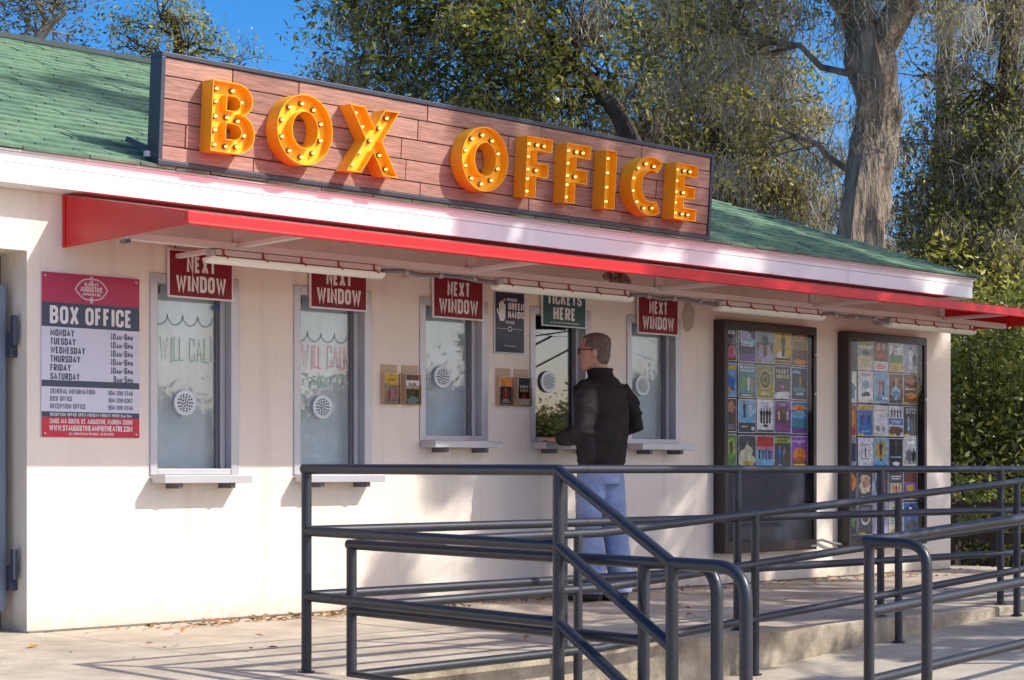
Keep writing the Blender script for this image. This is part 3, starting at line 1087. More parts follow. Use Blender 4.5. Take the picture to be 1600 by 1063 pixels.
LETTERS = [('B', .922), ('O', 1.352), ('X', 1.850), ('O', 2.727), ('F', 3.268), ('F', 3.622), ('I', 3.988), ('C', 4.240), ('E', 4.682)]
bulb_b = MB()
bulb_b.ell((0, -.022, 0), .0085, .0135, .0085, 10, 8)
bulb_me = bulb_b.mesh('bulb', M['bulb'])
bulb_me.polygons.foreach_set('use_smooth', [True] * len(bulb_me.polygons))
sock_b = MB()
sock_b.tube([(0, .0, 0), (0, -.014, 0)], .0145, 10)
sock_me = sock_b.mesh('socket', M['socket'])
LZ = .098
LDP = .105
for ch, X in LETTERS:
    lx = X - .662
    loops = letter_loops(ch)
    b_ = MB()
    for lp in loops:
        n_ = len(lp)
        # return wall with real thickness: outer skin, front rim, inner skin
        pts = [np.array(p) for p in lp]
        inn = []
        for i in range(n_):
            d1 = pts[i] - pts[i - 1]
            d2 = pts[(i + 1) % n_] - pts[i]
            n1 = np.array([-d1[1], d1[0]]) / max(1e-9, np.linalg.norm(d1))
            n2 = np.array([-d2[1], d2[0]]) / max(1e-9, np.linalg.norm(d2))
            m_ = n1 + n2
            m_ = m_ / max(1e-9, np.linalg.norm(m_))
            inn.append(pts[i] + m_ * .0045 / max(.4, m_ @ n1))
        yb, yf = .008, -LDP
        vs = [(lx + p[0], yb, LZ + p[1]) for p in pts] + [(lx + p[0], yf, LZ + p[1]) for p in pts] + \
             [(lx + p[0], yf, LZ + p[1]) for p in inn] + [(lx + p[0], yb, LZ + p[1]) for p in inn]
        fs = []
        for i in range(n_):
            j = (i + 1) % n_
            for q in range(3):
                fs.append((q * n_ + i, q * n_ + j, (q + 1) * n_ + j, (q + 1) * n_ + i))
        b_.add(vs, fs)
    lt = b_.build('marquee_letter', M['marquee'], mq, smooth=True)
    # recessed face plate
    bm = bmesh.new()
    ed = []
    for lp in loops:
        vv = [bm.verts.new((lx + p[0], -.050, LZ + p[1])) for p in lp]
        for i in range(len(vv)):
            ed.append(bm.edges.new((vv[i], vv[(i + 1) % len(vv)])))
    bmesh.ops.triangle_fill(bm, use_beauty=True, use_dissolve=False, edges=ed, normal=(0, -1, 0))
    me = bpy.data.meshes.new('face_plate')
    bm.to_mesh(me)
    bm.free()
    me.materials.append(M['marquee_face'])
    fo = bpy.data.objects.new('face_plate', me)
    COL.objects.link(fo)
    fo.parent = lt
    for bx_, bz_ in letter_bulbs(ch):
        for nm, me in (('socket', sock_me), ('bulb', bulb_me)):
            o = bpy.data.objects.new(nm, me)
            COL.objects.link(o)
            o.parent = lt
            o.location = (lx + bx_, -.0505, LZ + bz_)
# roof brackets behind the sign
for x in (.02, 2.2, 4.45):
    b_ = MB()
    b_.obox((x, SDP, .085), (x - .07, .25, .145), .03, .03)
    b_.build('bracket', M['navy'], mq)
MB().box(-.022, -.0005, .085, .118, .045, .075).build('end_plug', M['signwhite'], mq)

# ================================================================== WALL SIGNS
ns_labels = ['crimson NEXT WINDOW sign half hidden by a lamp at the first window',
             'crimson NEXT WINDOW sign above the second window with writing on it',
             'crimson NEXT WINDOW sign at the third window, between two brochure pairs',
             None,
             'crimson NEXT WINDOW sign at the fifth window, right of the man']
for i, xa in enumerate((.833, 1.800, 2.751, None, 4.633)):
    if xa is None:
        continue
    xb, z0, z1 = xa + .428, 1.818, 2.088
    y = -.028
    s_ = empty('window_sign', ((xa + xb) / 2, y, z0))
    tag(s_, ns_labels[i], 'sign', 'next window signs')
    MB().box(xa, xb, y, y + .012, z0, z1).build('panel', M['signwhite'], s_, bevel=.001)
    MB().box(xa + .010, xb - .010, y - .0012, y - .0002, z0 + .010, z1 - .010).build('red_field', M['signred'], s_)
    b_ = MB()
    cx = (xa + xb) / 2
    text_mb(b_, 'NEXT', .092, cx, z0 + .145, on_wall(y - .0016), width=.190, weight=.2)
    text_mb(b_, 'WINDOW', .092, cx, z0 + .036, on_wall(y - .0016), width=.330, weight=.2)
    b_.build('lettering', M['signwhite'], s_)
    b_ = MB()
    for x in (xa + .05, xb - .05):
        b_.tube([(x, y + .006, z1 - .002), (x, y + .006, 2.12), (x, -.002, 2.135)], .003, 6)
    b_.build('hanger', M['alu_dark'], s_)
# tickets here
xa, xb, z0, z1, y = 3.703, 4.118, 1.820, 2.088, -.028
s_ = empty('tickets_sign', ((xa + xb) / 2, y, z0))
tag(s_, 'deep green TICKETS HERE sign hanging above the fourth window', 'sign')
MB().box(xa, xb, y, y + .012, z0, z1).build('panel', M['signwhite'], s_, bevel=.001)
MB().box(xa + .008, xb - .008, y - .0012, y - .0002, z0 + .008, z1 - .008).build('green_field', M['signgreen'], s_)
b_ = MB()
cx = (xa + xb) / 2
text_mb(b_, 'TICKETS', .084, cx, z0 + .148, on_wall(y - .0016), width=.325, weight=.2)
text_mb(b_, 'HERE', .086, cx, z0 + .046, on_wall(y - .0016), width=.212, weight=.21)
text_mb(b_, 'ALL SALES FINAL NO REFUNDS, EXCHANGES', .010, cx, z0 + .022, on_wall(y - .0016), width=.27, weight=.16)
b_.build('lettering', M['signwhite'], s_)
# blue decal on the first window
b_ = MB()
b_.box(1.185, 1.245, .0555, .0575, 1.775, 1.80)
o = b_.build('window_sticker', pmat('blue_sticker', (.02, .04, .22), .4))
tag(o, 'small blue sticker on the first window under its sign', 'sticker')

# green hands poster
xa, xb, z0, z1, y = 3.286, 3.560, 1.618, 2.028, -.012
s_ = empty('venue_sign', ((xa + xb) / 2, y, z0))
tag(s_, 'dark blue GREEN HANDS venue sign with a white hand in silver frame', 'sign')
MB().box(xa, xb, y, y + .010, z0, z1).build('frame', M['alu'], s_, bevel=.002)
MB().box(xa + .010, xb - .010, y - .0012, y - .0002, z0 + .010, z1 - .010).build('print', M['bluesign'], s_)
b_ = MB()
P_ = on_wall(y - .0018)
text_mb(b_, 'A PROUD', .020, 3.425, z0 + .345, P_, width=.12)
text_mb(b_, 'GREEN', .045, 3.478, z0 + .290, P_, width=.140, weight=.2)
text_mb(b_, 'HANDS', .045, 3.478, z0 + .236, P_, width=.140, weight=.2)
text_mb(b_, 'VENUE', .020, 3.424, z0 + .196, P_, width=.085, weight=.13)
b_.add([(3.31, y - .0018, z0 + .163), (3.395, y - .0018, z0 + .163), (3.395, y - .0018, z0 + .165), (3.31, y - .0018, z0 + .165)], [(0, 1, 2, 3)])
b_.add([(3.455, y - .0018, z0 + .163), (3.535, y - .0018, z0 + .163), (3.535, y - .0018, z0 + .165), (3.455, y - .0018, z0 + .165)], [(0, 1, 2, 3)])
vs, fs = stroke2([(3.425 + .018 * math.cos(a), z0 + .164 + .014 * math.sin(a)) for a in [2 * math.pi * q / 14 for q in range(14)]], .005, True)
b_.add([P_(v[0], v[1], 0) for v in vs], fs)
text_mb(b_, 'WWW.GREENHANDS.ORG', .007, 3.425, z0 + .048, P_, width=.11, weight=.15)
b_.build('lettering', M['signwhite'], s_)
b_ = MB()
hx, hz = 3.352, z0 + .225
palm = [(hx - .026, hz + .01), (hx - .016, hz - .012), (hx + .018, hz - .012), (hx + .030, hz + .012), (hx + .030, hz + .06), (hx - .024, hz + .06)]
b_.add([P_(p[0], p[1], .0001) for p in palm], [tuple(range(6))])
for q, (dx, ln) in enumerate(((-.019, .052), (-.004, .066), (.011, .062), (.025, .045))):
    vs, fs = stroke2([(hx + dx, hz + .055), (hx + dx, hz + .055 + ln)], .0125, False)
    b_.add([P_(v[0], v[1], .0003) for v in vs], fs)
vs, fs = stroke2([(hx - .016, hz + .012), (hx - .036, hz + .046), (hx - .040, hz + .066)], .012, False)
b_.add([P_(v[0], v[1], .0004) for v in vs], fs)
b_.build('hand_emblem', M['signwhite'], s_)

# opening hours board
xa, xb, z0, z1, y = .078, .662, 1.030, 1.903, -.010
s_ = empty('hours_board', ((xa + xb) / 2, y, z0))
tag(s_, 'tall magenta, navy and white board with box office opening hours', 'sign')
MB().box(xa, xb, y, y + .009, z0, z1).build('panel', M['signlav'], s_, bevel=.001)


def band(a, b2, mat, nm):
    MB().box(xa + .0005, xb - .0005, y - .0012, y - .0002, z0 + a, z0 + b2).build(nm, mat, s_)


Hh = z1 - z0
band(.715, Hh - .0005, M['magenta'], 'header_band')
band(.585, .7148, M['signnavy'], 'title_band')
band(.268, .302, M['signnavy'], 'divider_band')
band(.107, .1355, M['signnavy'], 'notice_band')
band(.0005, .1068, M['signbot'], 'address_band')
P_ = on_wall(y - .0018)
bw = MB()


def line(*a, mat='signwhite', **k):
    b3 = MB()
    text_mb(b3, *a, **k)
    b3.build('text_line', M[mat], s_)


cx = (xa + xb) / 2
line('BOX OFFICE', .095, cx, z0 + .602, P_, width=.490, weight=.19)
rows = [('MONDAY', '10am-6pm'), ('TUESDAY', '10am-6pm'), ('WEDNESDAY', '10am-6pm'), ('THURSDAY', '10am-6pm'), ('FRIDAY', '10am-6pm'), ('SATURDAY', '9am-5pm')]
P2 = on_wall(y - .0006)
for k, (a, b2) in enumerate(rows):
    zz = z0 + .536 - k * .0462
    line(a, .036, xa + .050, zz, P2, align='l', weight=.19, wscale=.93, width=[.140, .148, .204, .175, .120, .172][k], mat='signnavy')
    line(b2, .036, xb - .042, zz - .004, P2, align='r', weight=.18, width=.135 if k < 5 else .118, small=.66, mat='signnavy')
for k, (a, b2) in enumerate((('GENERAL INFORMATION', '904-209-3746'), ('BOX OFFICE', '904-209-0367'), ('RECEPTION OFFICE', '904-209-3746'))):
    zz = z0 + .231 - k * .0395
    line(a, .026, xa + .050, zz, P2, align='l', weight=.16, width=[.262, .130, .208][k], mat='signnavy')
    line(b2, .024, xb - .042, zz, P2, align='r', weight=.16, width=.148, mat='signnavy')
line('RECEPTION OFFICE OPEN MONDAY-FRIDAY FROM 9am-5pm', .017, cx, z0 + .112, P_, width=.485, weight=.15)
line('1340C A1A SOUTH, ST. AUGUSTINE, FLORIDA 32080', .025, cx, z0 + .073, P_, width=.495, weight=.17)
line('WWW.STAUGUSTINEAMPHITHEATRE.COM', .030, cx, z0 + .034, P_, width=.495, weight=.18)
line('ALL SHOWS RAIN OR SHINE. NO REFUNDS.', .014, cx, z0 + .012, P_, width=.27, weight=.16)
lx_, lz_ = cx + .0, z0 + .795
line('SAINT', .018, lx_, lz_ + .018, P_, width=.085, weight=.17)
line('AUGUSTINE', .028, lx_, lz_ - .013, P_, width=.132, weight=.17)
line('AMPHITHEATRE', .015, lx_, lz_ - .034, P_, width=.110, weight=.17)
for sc in (1.0, .93):
    pts = []
    for q in range(72):
        a = 2 * math.pi * q / 72
        k_ = 1 + .05 * abs(math.cos(3 * a)) + (.06 if q % 36 < 2 else 0)
        pts.append((lx_ + .088 * sc * math.cos(a) * k_, lz_ + .056 * sc * math.sin(a) * k_))
    vs, fs = stroke2(pts, .0035 if sc == 1 else .0016, True)
    bw.add([P_(v[0], v[1], 0) for v in vs], fs)
for dz in (.062, -.066, .040, -.047):
    vs, fs = stroke2([(lx_ + .007 * math.cos(a), lz_ + dz + .006 * math.sin(a)) for a in [2 * math.pi * q / 8 for q in range(8)]], .004, True)
    bw.add([P_(v[0], v[1], 0) for v in vs], fs)
bw.build('badge_outline', M['signwhite'], s_)
for x in (xa + .02, xb - .02):
    for z in (z0 + .02, z1 - .02):
        MB().tube([(x, y - .0045, z), (x, y, z)], .006, 8).build('screw', M['alu'], s_)

# paint-marker writing on the first two panes (inside face of the glass)
M['mk_g'] = pmat('green_marker', (.20, .46, .27), .7)
M['mk_p'] = pmat('pink_marker', (.72, .26, .33), .7)
M['mk_b'] = pmat('blue_marker', (.16, .33, .42), .7)


def scribble(strokes, wd, mat, name, label, y=.0735):
    b_ = MB()
    for i, st in enumerate(strokes):
        vs, fs = stroke2(st, wd, False)
        b_.add([(v[0], y - .0002 * (i % 3), v[1]) for v in vs], fs)
    return b_.build(name, mat)


def wave(x0, x1, z, amp, n):
    pts = []
    for k in range(n * 12 + 1):
        t = k / 12
        x = x0 + (x1 - x0) * t / n - .035 * math.sin(2 * math.pi * t) * .5
        pts.append((x, z + amp * math.cos(2 * math.pi * t)))
    return pts


def hand(txt, x, z, h, wtot, slant=.0):
    st, W = text2(txt, h, .1, 1.0, .22)
    out = []
    k = wtot / W
    for ch_x in (0,):
        pass
    x_ = 0.0
    for ch in txt:
        wd, strokes = GL.get(ch.upper(), GL[' '])
        sc = .68 if ch.islower() else 1
        for s2 in strokes:
            if s2 == 'c':
                continue
            pts = fillet2([(p[0], p[1]) + ((.3,) if len(p) > 2 else ()) for p in s2], False)
            jx, jz = random.uniform(-.006, .006), random.uniform(-.008, .008)
            out.append([(x + (x_ + q[0] * wd * h * sc * .9) * k + jx, z + q[1] * h * sc + jz) for q in pts])
        x_ += wd * h * sc + .2 * h * sc
    return out


for i, (xw, wz) in enumerate(((.79, 1.70), (1.755, 1.655))):
    o = scribble([wave(xw, xw + .40, wz, .028, 4)], .006, M['mk_b'], 'wave_drawing', '')
    tag(o, ['blue hand-drawn wave line on the first window pane', 'blue hand-drawn wave line on the second window pane'][i], 'drawing')
o = scribble(hand('WILL CALL', .845, 1.475, .125, .37), .0055, M['mk_g'], 'marker_writing', '')
tag(o, 'green hand-drawn WILL CALL writing on the first window pane', 'writing')
o = scribble(hand('WILL CALL', 1.815, 1.475, .125, .36), .006, M['mk_p'], 'marker_writing', '')
tag(o, 'pink hand-drawn WILL CALL writing on the second window pane', 'writing')
o = scribble(hand('Present ID', 1.825, 1.365, .070, .32), .005, M['mk_g'], 'marker_writing', '')
tag(o, 'green hand-drawn Present ID writing on the second window pane', 'writing')

# ================================================================== BROCHURE HOLDERS
PALC = {'yellow': (.62, .42, .02), 'grey': (.28, .29, .33), 'orange': (.72, .24, .03), 'navy': (.02, .03, .10), 'white': (.72, .72, .74), 'black': (.012, .012, .014),
        'red': (.50, .03, .03), 'blue': (.03, .16, .50), 'sky': (.18, .42, .66), 'teal': (.03, .24, .30), 'purple': (.16, .06, .30), 'green': (.12, .28, .06), 'olive': (.30, .28, .03),
        'cream': (.66, .60, .40), 'brown': (.16, .07, .035), 'skin': (.50, .26, .16), 'pink': (.66, .16, .26), 'lime': (.38, .48, .04), 'dgrey': (.07, .07, .08), 'lav': (.40, .38, .58),
        'gold': (.55, .36, .05), 'violet': (.30, .09, .42)}


def pal(n):
    return pmat('print_' + n, tuple(c * .85 for c in PALC[n]), .5, var=.42, vscale=30, spec=.3, detail=9)


def flat_art(name, x0, z0, w, h, y, art, thick=.0012, border=None):
    """a printed sheet: paper plus flat printed shapes, art in unit coordinates"""
    cols = []

    def ci(n):
        if n not in cols:
            cols.append(n)
        return cols.index(n)
    b_ = MB()
    b_.box(x0, x0 + w, y, y + thick, z0, z0 + h, ci(border or 'white'))
    lvl = [0]

    def P(u, v):
        return (x0 + (.025 + .95 * u) * w, y - .00015 - .00012 * lvl[0], z0 + (.02 + .96 * v) * h)
    for a in art:
        lvl[0] += 1
        k = a[0]
        if k == 'r':
            _, u0, v0, u1, v1, c = a
            b_.add([P(u0, v0), P(u1, v0), P(u1, v1), P(u0, v1)], [(0, 1, 2, 3)], ci(c))
        elif k == 'e':
            _, cu, cv, ru, rv, c = a
            b_.add([P(cu + ru * math.cos(t), cv + rv * math.sin(t)) for t in [2 * math.pi * q / 18 for q in range(18)]], [tuple(range(18))], ci(c))
        elif k == 'o':
            _, cu, cv, ru, rv, wd, c = a
            vs, fs = stroke2([(cu + ru * math.cos(t), cv + rv * math.sin(t)) for t in [2 * math.pi * q / 20 for q in range(20)]], wd, True)
            b_.add([P(*v) for v in vs], fs, ci(c))
        elif k == 'p':      # standing figure: head, shoulders, legs
            _, cu, v0, hh, c, hc = a
            b_.add([P(cu - .13 * hh, v0), P(cu + .13 * hh, v0), P(cu + .12 * hh, v0 + .45 * hh), P(cu + .22 * hh, v0 + .72 * hh), P(cu + .08 * hh, v0 + .82 * hh), P(cu - .08 * hh, v0 + .82 * hh), P(cu - .22 * hh, v0 + .72 * hh), P(cu - .12 * hh, v0 + .45 * hh)], [tuple(range(8))], ci(c))
            lvl[0] += 1
            b_.add([P(cu + .085 * hh * math.cos(t), v0 + .90 * hh + .095 * hh * math.sin(t)) for t in [2 * math.pi * q / 12 for q in range(12)]], [tuple(range(12))], ci(hc))
        elif k == 'l':      # lines of small print
            _, u0, v0, u1, v1, n, c = a
            rg = random.Random(int(u0 * 97 + v0 * 991) + n)
            for q in range(n):
                va = v0 + (v1 - v0) * q / n
                vb = va + (v1 - v0) / n * .55
                ins = rg.uniform(0, .18)
                b_.add([P(u0 + ins, va), P(u1 - ins, va), P(u1 - ins, vb), P(u0 + ins, vb)], [(0, 1, 2, 3)], ci(c))
        elif k == 't':
            _, tx, cu, v, hh, wd, c = a
            st, W = text2(tx, hh, .2)
            for i, (vs, fs) in enumerate(st):
                b_.add([(lambda q: (q[0], q[1] - .00006 * (i % 4), q[2]))(P(cu - wd / 2 + s[0] * wd / W, v + s[1])) for s in vs], fs, ci(c))
            lvl[0] += 1
        elif k == 'g':      # ragged blotch
            _, cu, cv, ru, rv, c = a
            pts = []
            for q in range(22):
                t = 2 * math.pi * q / 22
                k_ = 1 + .55 * mnoise.noise(Vector((math.cos(t) * 1.9 + cu * 9, math.sin(t) * 1.9 + cv * 7, ru * 5)))
                pts.append(P(min(1, max(0, cu + ru * k_ * math.cos(t))), min(1, max(0, cv + rv * k_ * math.sin(t)))))
            b_.add(pts, [tuple(range(22))], ci(c))
    return b_.build(name, [pal(c) for c in cols])


HOLD = [(2.352, 1.262, 'clear brochure holder nearest the second window, left of its neighbour'),
        (2.518, 1.262, 'clear brochure holder just left of the third window'),
        (3.306, 1.276, 'clear brochure holder just right of the third window'),
        (3.470, 1.276, 'clear brochure holder just left of the fourth window, behind the man')]
BART = [('yellow and blue brochure with two figures in the holder nearest the second window',
         [('r', 0, 0, 1, 1, 'yellow'), ('r', .0, .0, 1, .62, 'lav'), ('p', .3, .03, .5, 'red', 'brown'), ('p', .75, .05, .55, 'pink', 'brown'), ('t', 'LIVE', .5, .74, .1, .6, 'brown')]),
        ('grey brochure with a dark portrait in the holder left of the third window',
         [('r', 0, 0, 1, 1, 'white'), ('r', 0, 0, 1, .5, 'dgrey'), ('r', .0, .8, 1, 1, 'brown'), ('e', .5, .38, .17, .14, 'brown'), ('g', .5, .1, .4, .16, 'sky'), ('t', 'BLACK', .5, .62, .09, .6, 'black')]),
        ('orange and dark brochure in the holder right of the third window',
         [('r', 0, 0, 1, 1, 'orange'), ('r', 0, 0, 1, .66, 'dgrey'), ('g', .5, .4, .25, .2, 'red'), ('l', .1, .06, .9, .22, 3, 'white'), ('p', .5, .25, .36, 'grey', 'skin')]),
        ('black FLEET FOXES brochure in the holder left of the fourth window',
         [('r', 0, 0, 1, 1, 'black'), ('r', 0, 0, 1, .22, 'white'), ('t', 'FLEET', .5, .62, .1, .7, 'cream'), ('t', 'FOXES', .5, .48, .1, .7, 'cream'), ('g', .5, .3, .2, .08, 'red')])]
for (x, z, lb), (bl, art) in zip(HOLD, BART):
    h_ = empty('brochure_holder', (x + .07, -.02, z))
    tag(h_, lb, 'brochure holder', 'brochure holders')
    wd, ht = .128, .245
    MB().box(x, x + wd, -.006, -.001, z, z + ht).build('back_plate', M['tan'], h_)
    b_ = MB()
    b_.box(x, x + .003, -.040, -.0065, z, z + .19)
    b_.box(x + wd - .003, x + wd, -.040, -.0065, z, z + .19)
    b_.box(x + .0035, x + wd - .0035, -.040, -.0065, z, z + .003)
    b_.build('side_wall', M['tan'], h_)
    MB().box(x, x + wd, -.0425, -.0405, z, z + .12).build('front_lip', M['acrylic'], h_)
    b_ = MB()
    for q in (.03, .098):
        b_.tube([(x + q, -.010, z + .215), (x + q, -.006, z + .215)], .006, 8)
    b_.build('screw', M['alu'], h_)
    o = flat_art('brochure', x + .012, z + .006, wd - .022, .185, -.032, art, thick=.012)
    tag(o, bl, 'brochure', 'brochures in the wall holders')

# ================================================================== POSTER CASES
rowz_ = [1.660, 1.397, 1.132, .866, .600, .334]
PW, PH = .203, .252
colA = [5.532, 5.703, 5.917, 6.127, 6.335]
colB = [7.018, 7.188, 7.400, 7.610, 7.817]
cases = [(5.475, 6.580, .238, 1.962, 'dark bronze glass poster case beside the fifth window, lower half empty', colA),
         (6.983, 8.075, .238, 1.958, 'dark bronze glass poster case at the right end of the wall, full of posters', colB)]
for (x0, x1, z0, z1, lb, cs) in cases:
    c_ = empty('poster_case', ((x0 + x1) / 2, -.05, z0))
    tag(c_, lb, 'poster case', 'poster cases')
    b_ = MB()
    d = .105
    fw = .032
    b_.box(x0, x0 + fw, -d, -.001, z0, z1)
    b_.box(x1 - fw, x1, -d, -.001, z0, z1)
    b_.box(x0 + fw + .0003, x1 - fw - .0003, -d + .001, -.001, z1 - fw * 1.6, z1)
    b_.box(x0 + fw + .0003, x1 - fw - .0003, -d + .001, -.001, z0, z0 + fw * 1.5)
    b_.build('frame', M['case'], c_, bevel=.004)
    b_ = MB()
    b_.box(x0 + .006, x0 + fw + .010, -d - .004, -d - .0005, z0 + .012, z1 - .012)
    b_.box(x1 - fw - .010, x1 - .006, -d - .004, -d - .0005, z0 + .012, z1 - .012)
    b_.box(x0 + fw + .0105, x1 - fw - .0105, -d - .004, -d - .0005, z1 - .065, z1 - .012)
    b_.box(x0 + fw + .0105, x1 - fw - .0105, -d - .004, -d - .0005, z0 + .012, z0 + .08)
    b_.build('door_frame', M['case'], c_, bevel=.0015)
    MB().box(x0 + fw, x1 - fw, -.046, -.036, z0 + fw, z1 - fw).build('back_board', pmat('case_back', (.025, .028, .045), .6, var=.2), c_)
    MB().box(x0 + fw + .002, x1 - fw - .002, -d + .006, -d + .010, z0 + fw * 1.5, z1 - fw * 1.6).build('glass', M['case_glass'], c_)
    b_ = MB()
    b_.tube([(x1 - .022, -d - .008, z0 + .35 * (z1 - z0) * 2), (x1 - .022, -d - .004, z0 + .35 * (z1 - z0) * 2)], .010, 10)
    b_.tube([(x1 - .022, -d - .012, z0 + .70 * (z1 - z0) + .3), (x1 - .022, -d - .004, z0 + .70 * (z1 - z0) + .3)], .008, 10)
    b_.build('lock', M['alu'], c_)
    MB().box(x1 - .075, x1 - .02, -d - .0055, -d - .0045, z0 + .022, z0 + .036).build('maker_plate', M['alu'], c_)

o = MB().tube(fillet([(6.584, -.05, .262), (6.66, -.04, .300), (6.74, -.035, .305), (6.86, -.045, .275), (6.979, -.05, .262)], .05, 4), .011, 10).build('pipe', M['conduit'], smooth=True)
tag(o, 'short grey conduit pipe joining the two poster cases near the floor', 'pipe')
T1 = [
    [('dark lettered poster with pink blotch', [('r', 0, 0, 1, 1, 'dgrey'), ('g', .6, .25, .35, .2, 'pink'), ('t', 'US', .6, .8, .12, .5, 'white'), ('l', .1, .5, .9, .7, 3, 'grey')]),
     ('blue and purple cloudy poster with jagged white title', [('r', 0, 0, 1, 1, 'navy'), ('g', .4, .75, .4, .2, 'lav'), ('g', .7, .6, .3, .15, 'sky'), ('l', .08, .48, .92, .66, 3, 'white'), ('r', 0, 0, 1, .25, 'purple')]),
     ('grey poster with the back of a head', [('r', 0, 0, 1, 1, 'grey'), ('r', 0, .35, 1, .62, 'brown'), ('g', .5, .3, .42, .3, 'lav'), ('e', .5, .68, .2, .18, 'dgrey'), ('r', .38, .2, .62, .6, 'brown')]),
     ('yellow poster with a man in a dark suit', [('r', 0, 0, 1, 1, 'yellow'), ('g', .4, .25, .35, .12, 'white'), ('p', .52, .2, .78, 'dgrey', 'skin'), ('r', 0, .1, 1, .17, 'black'), ('r', 0, 0, 1, .06, 'brown')]),
     ('gold and brown poster with a busy title', [('r', 0, 0, 1, 1, 'brown'), ('r', 0, .5, 1, .82, 'gold'), ('l', .05, .52, .95, .78, 4, 'brown'), ('g', .5, .9, .4, .08, 'skin'), ('g', .5, .12, .4, .08, 'orange')])],
    [('bright blue poster with a yellow heading', [('r', 0, 0, 1, 1, 'sky'), ('r', 0, .82, 1, .95, 'yellow'), ('g', .6, .4, .3, .25, 'blue'), ('g', .4, .2, .2, .1, 'orange')]),
     ('teal poster of a band under a white title', [('r', 0, 0, 1, 1, 'teal'), ('t', 'BETWEEN', .5, .88, .07, .8, 'white'), ('t', 'THE ROAR', .5, .78, .07, .8, 'white'), ('g', .25, .45, .2, .18, 'green'), ('p', .6, .2, .5, 'cream', 'skin'), ('p', .8, .18, .45, 'skin', 'brown'), ('r', 0, 0, 1, .12, 'dgrey'), ('l', .1, .03, .9, .09, 2, 'white')]),
     ('olive green poster with an oval ring emblem', [('r', 0, 0, 1, 1, 'olive'), ('o', .5, .58, .27, .22, .09, 'dgrey'), ('e', .5, .58, .12, .08, 'dgrey'), ('o', .5, .58, .34, .29, .03, 'cream'), ('l', .1, .1, .9, .22, 3, 'cream')]),
     ('black FLEET FOXES poster with snowy foot', [('r', 0, 0, 1, 1, 'dgrey'), ('t', 'FLEET', .5, .78, .12, .78, 'cream'), ('t', 'FOXES', .5, .62, .12, .78, 'cream'), ('g', .5, .35, .2, .08, 'purple'), ('g', .5, .08, .5, .12, 'white'), ('g', .5, .36, .12, .05, 'pink')]),
     ('dark blue poster with a small golden figure', [('r', 0, 0, 1, 1, 'navy'), ('g', .3, .88, .25, .06, 'sky'), ('p', .55, .45, .32, 'gold', 'gold'), ('l', .1, .14, .9, .22, 2, 'white'), ('g', .5, .3, .4, .1, 'teal')])],
    [('brown poster with a pale face', [('r', 0, 0, 1, 1, 'brown'), ('g', .6, .75, .3, .15, 'skin'), ('g', .5, .4, .3, .2, 'dgrey'), ('l', .1, .08, .9, .25, 3, 'grey')]),
     ('sky blue poster of a seated singer in black', [('r', 0, 0, 1, 1, 'sky'), ('p', .35, .45, .52, 'navy', 'skin'), ('l', .5, .5, .95, .85, 5, 'white'), ('r', 0, 0, 1, .3, 'dgrey'), ('l', .1, .16, .6, .22, 1, 'white'), ('e', .86, .12, .1, .06, 'white')]),
     ('white poster of four figures in black', [('r', 0, 0, 1, 1, 'white'), ('l', .15, .78, .85, .95, 3, 'lav'), ('p', .25, .28, .48, 'black', 'dgrey'), ('p', .42, .26, .5, 'dgrey', 'black'), ('p', .6, .27, .5, 'black', 'dgrey'), ('p', .77, .28, .48, 'dgrey', 'black'), ('e', .5, .2, .16, .05, 'dgrey'), ('r', 0, 0, 1, .07, 'dgrey')]),
     ('dark crimson poster with a small stage group', [('r', 0, 0, 1, 1, 'purple'), ('g', .5, .55, .45, .25, 'brown'), ('p', .25, .4, .3, 'white', 'skin'), ('p', .55, .38, .3, 'dgrey', 'skin'), ('p', .78, .4, .32, 'white', 'skin'), ('l', .2, .85, .8, .94, 2, 'gold'), ('l', .1, .08, .9, .22, 3, 'red')]),
     ('bright blue poster with an orange title', [('r', 0, 0, 1, 1, 'blue'), ('g', .5, .8, .45, .12, 'orange'), ('l', .15, .74, .85, .86, 2, 'brown'), ('g', .5, .6, .48, .12, 'sky'), ('r', 0, .2, 1, .42, 'teal'), ('r', 0, 0, 1, .2, 'purple')])],
    [('lime green poster with a dark oval', [('r', 0, 0, 1, 1, 'green'), ('g', .6, .6, .3, .3, 'lime'), ('e', .6, .6, .15, .2, 'dgrey')]),
     ('dim grey poster with a pale trophy figure', [('r', 0, 0, 1, 1, 'dgrey'), ('g', .5, .3, .48, .3, 'cream'), ('p', .5, .25, .6, 'cream', 'grey'), ('g', .5, .15, .25, .1, 'gold')]),
     ('red and blue poster with a row of people', [('r', 0, 0, 1, 1, 'sky'), ('r', 0, .68, 1, 1, 'red'), ('r', 0, .58, 1, .68, 'pink'), ('p', .15, .28, .36, 'navy', 'skin'), ('p', .35, .27, .36, 'dgrey', 'skin'), ('p', .55, .28, .38, 'purple', 'skin'), ('p', .75, .27, .36, 'navy', 'skin'), ('p', .9, .28, .34, 'red', 'skin')]),
     ('black and yellow poster with musicians', [('r', 0, 0, 1, 1, 'dgrey'), ('r', 0, .78, 1, .94, 'lime'), ('t', 'LIVE', .5, .81, .09, .6, 'black'), ('p', .3, .2, .5, 'blue', 'skin'), ('p', .6, .22, .45, 'grey', 'skin'), ('g', .75, .3, .2, .15, 'brown'), ('l', .1, .06, .6, .13, 1, 'white')]),
     ('purple poster with a big orange sunset dome', [('r', 0, 0, 1, 1, 'violet'), ('g', .5, .85, .4, .05, 'lav'), ('e', .5, .42, .42, .24, 'orange'), ('r', 0, 0, 1, .22, 'brown'), ('l', .1, .24, .9, .36, 5, 'red'), ('r', .1, .08, .9, .13, 'gold')])],
]
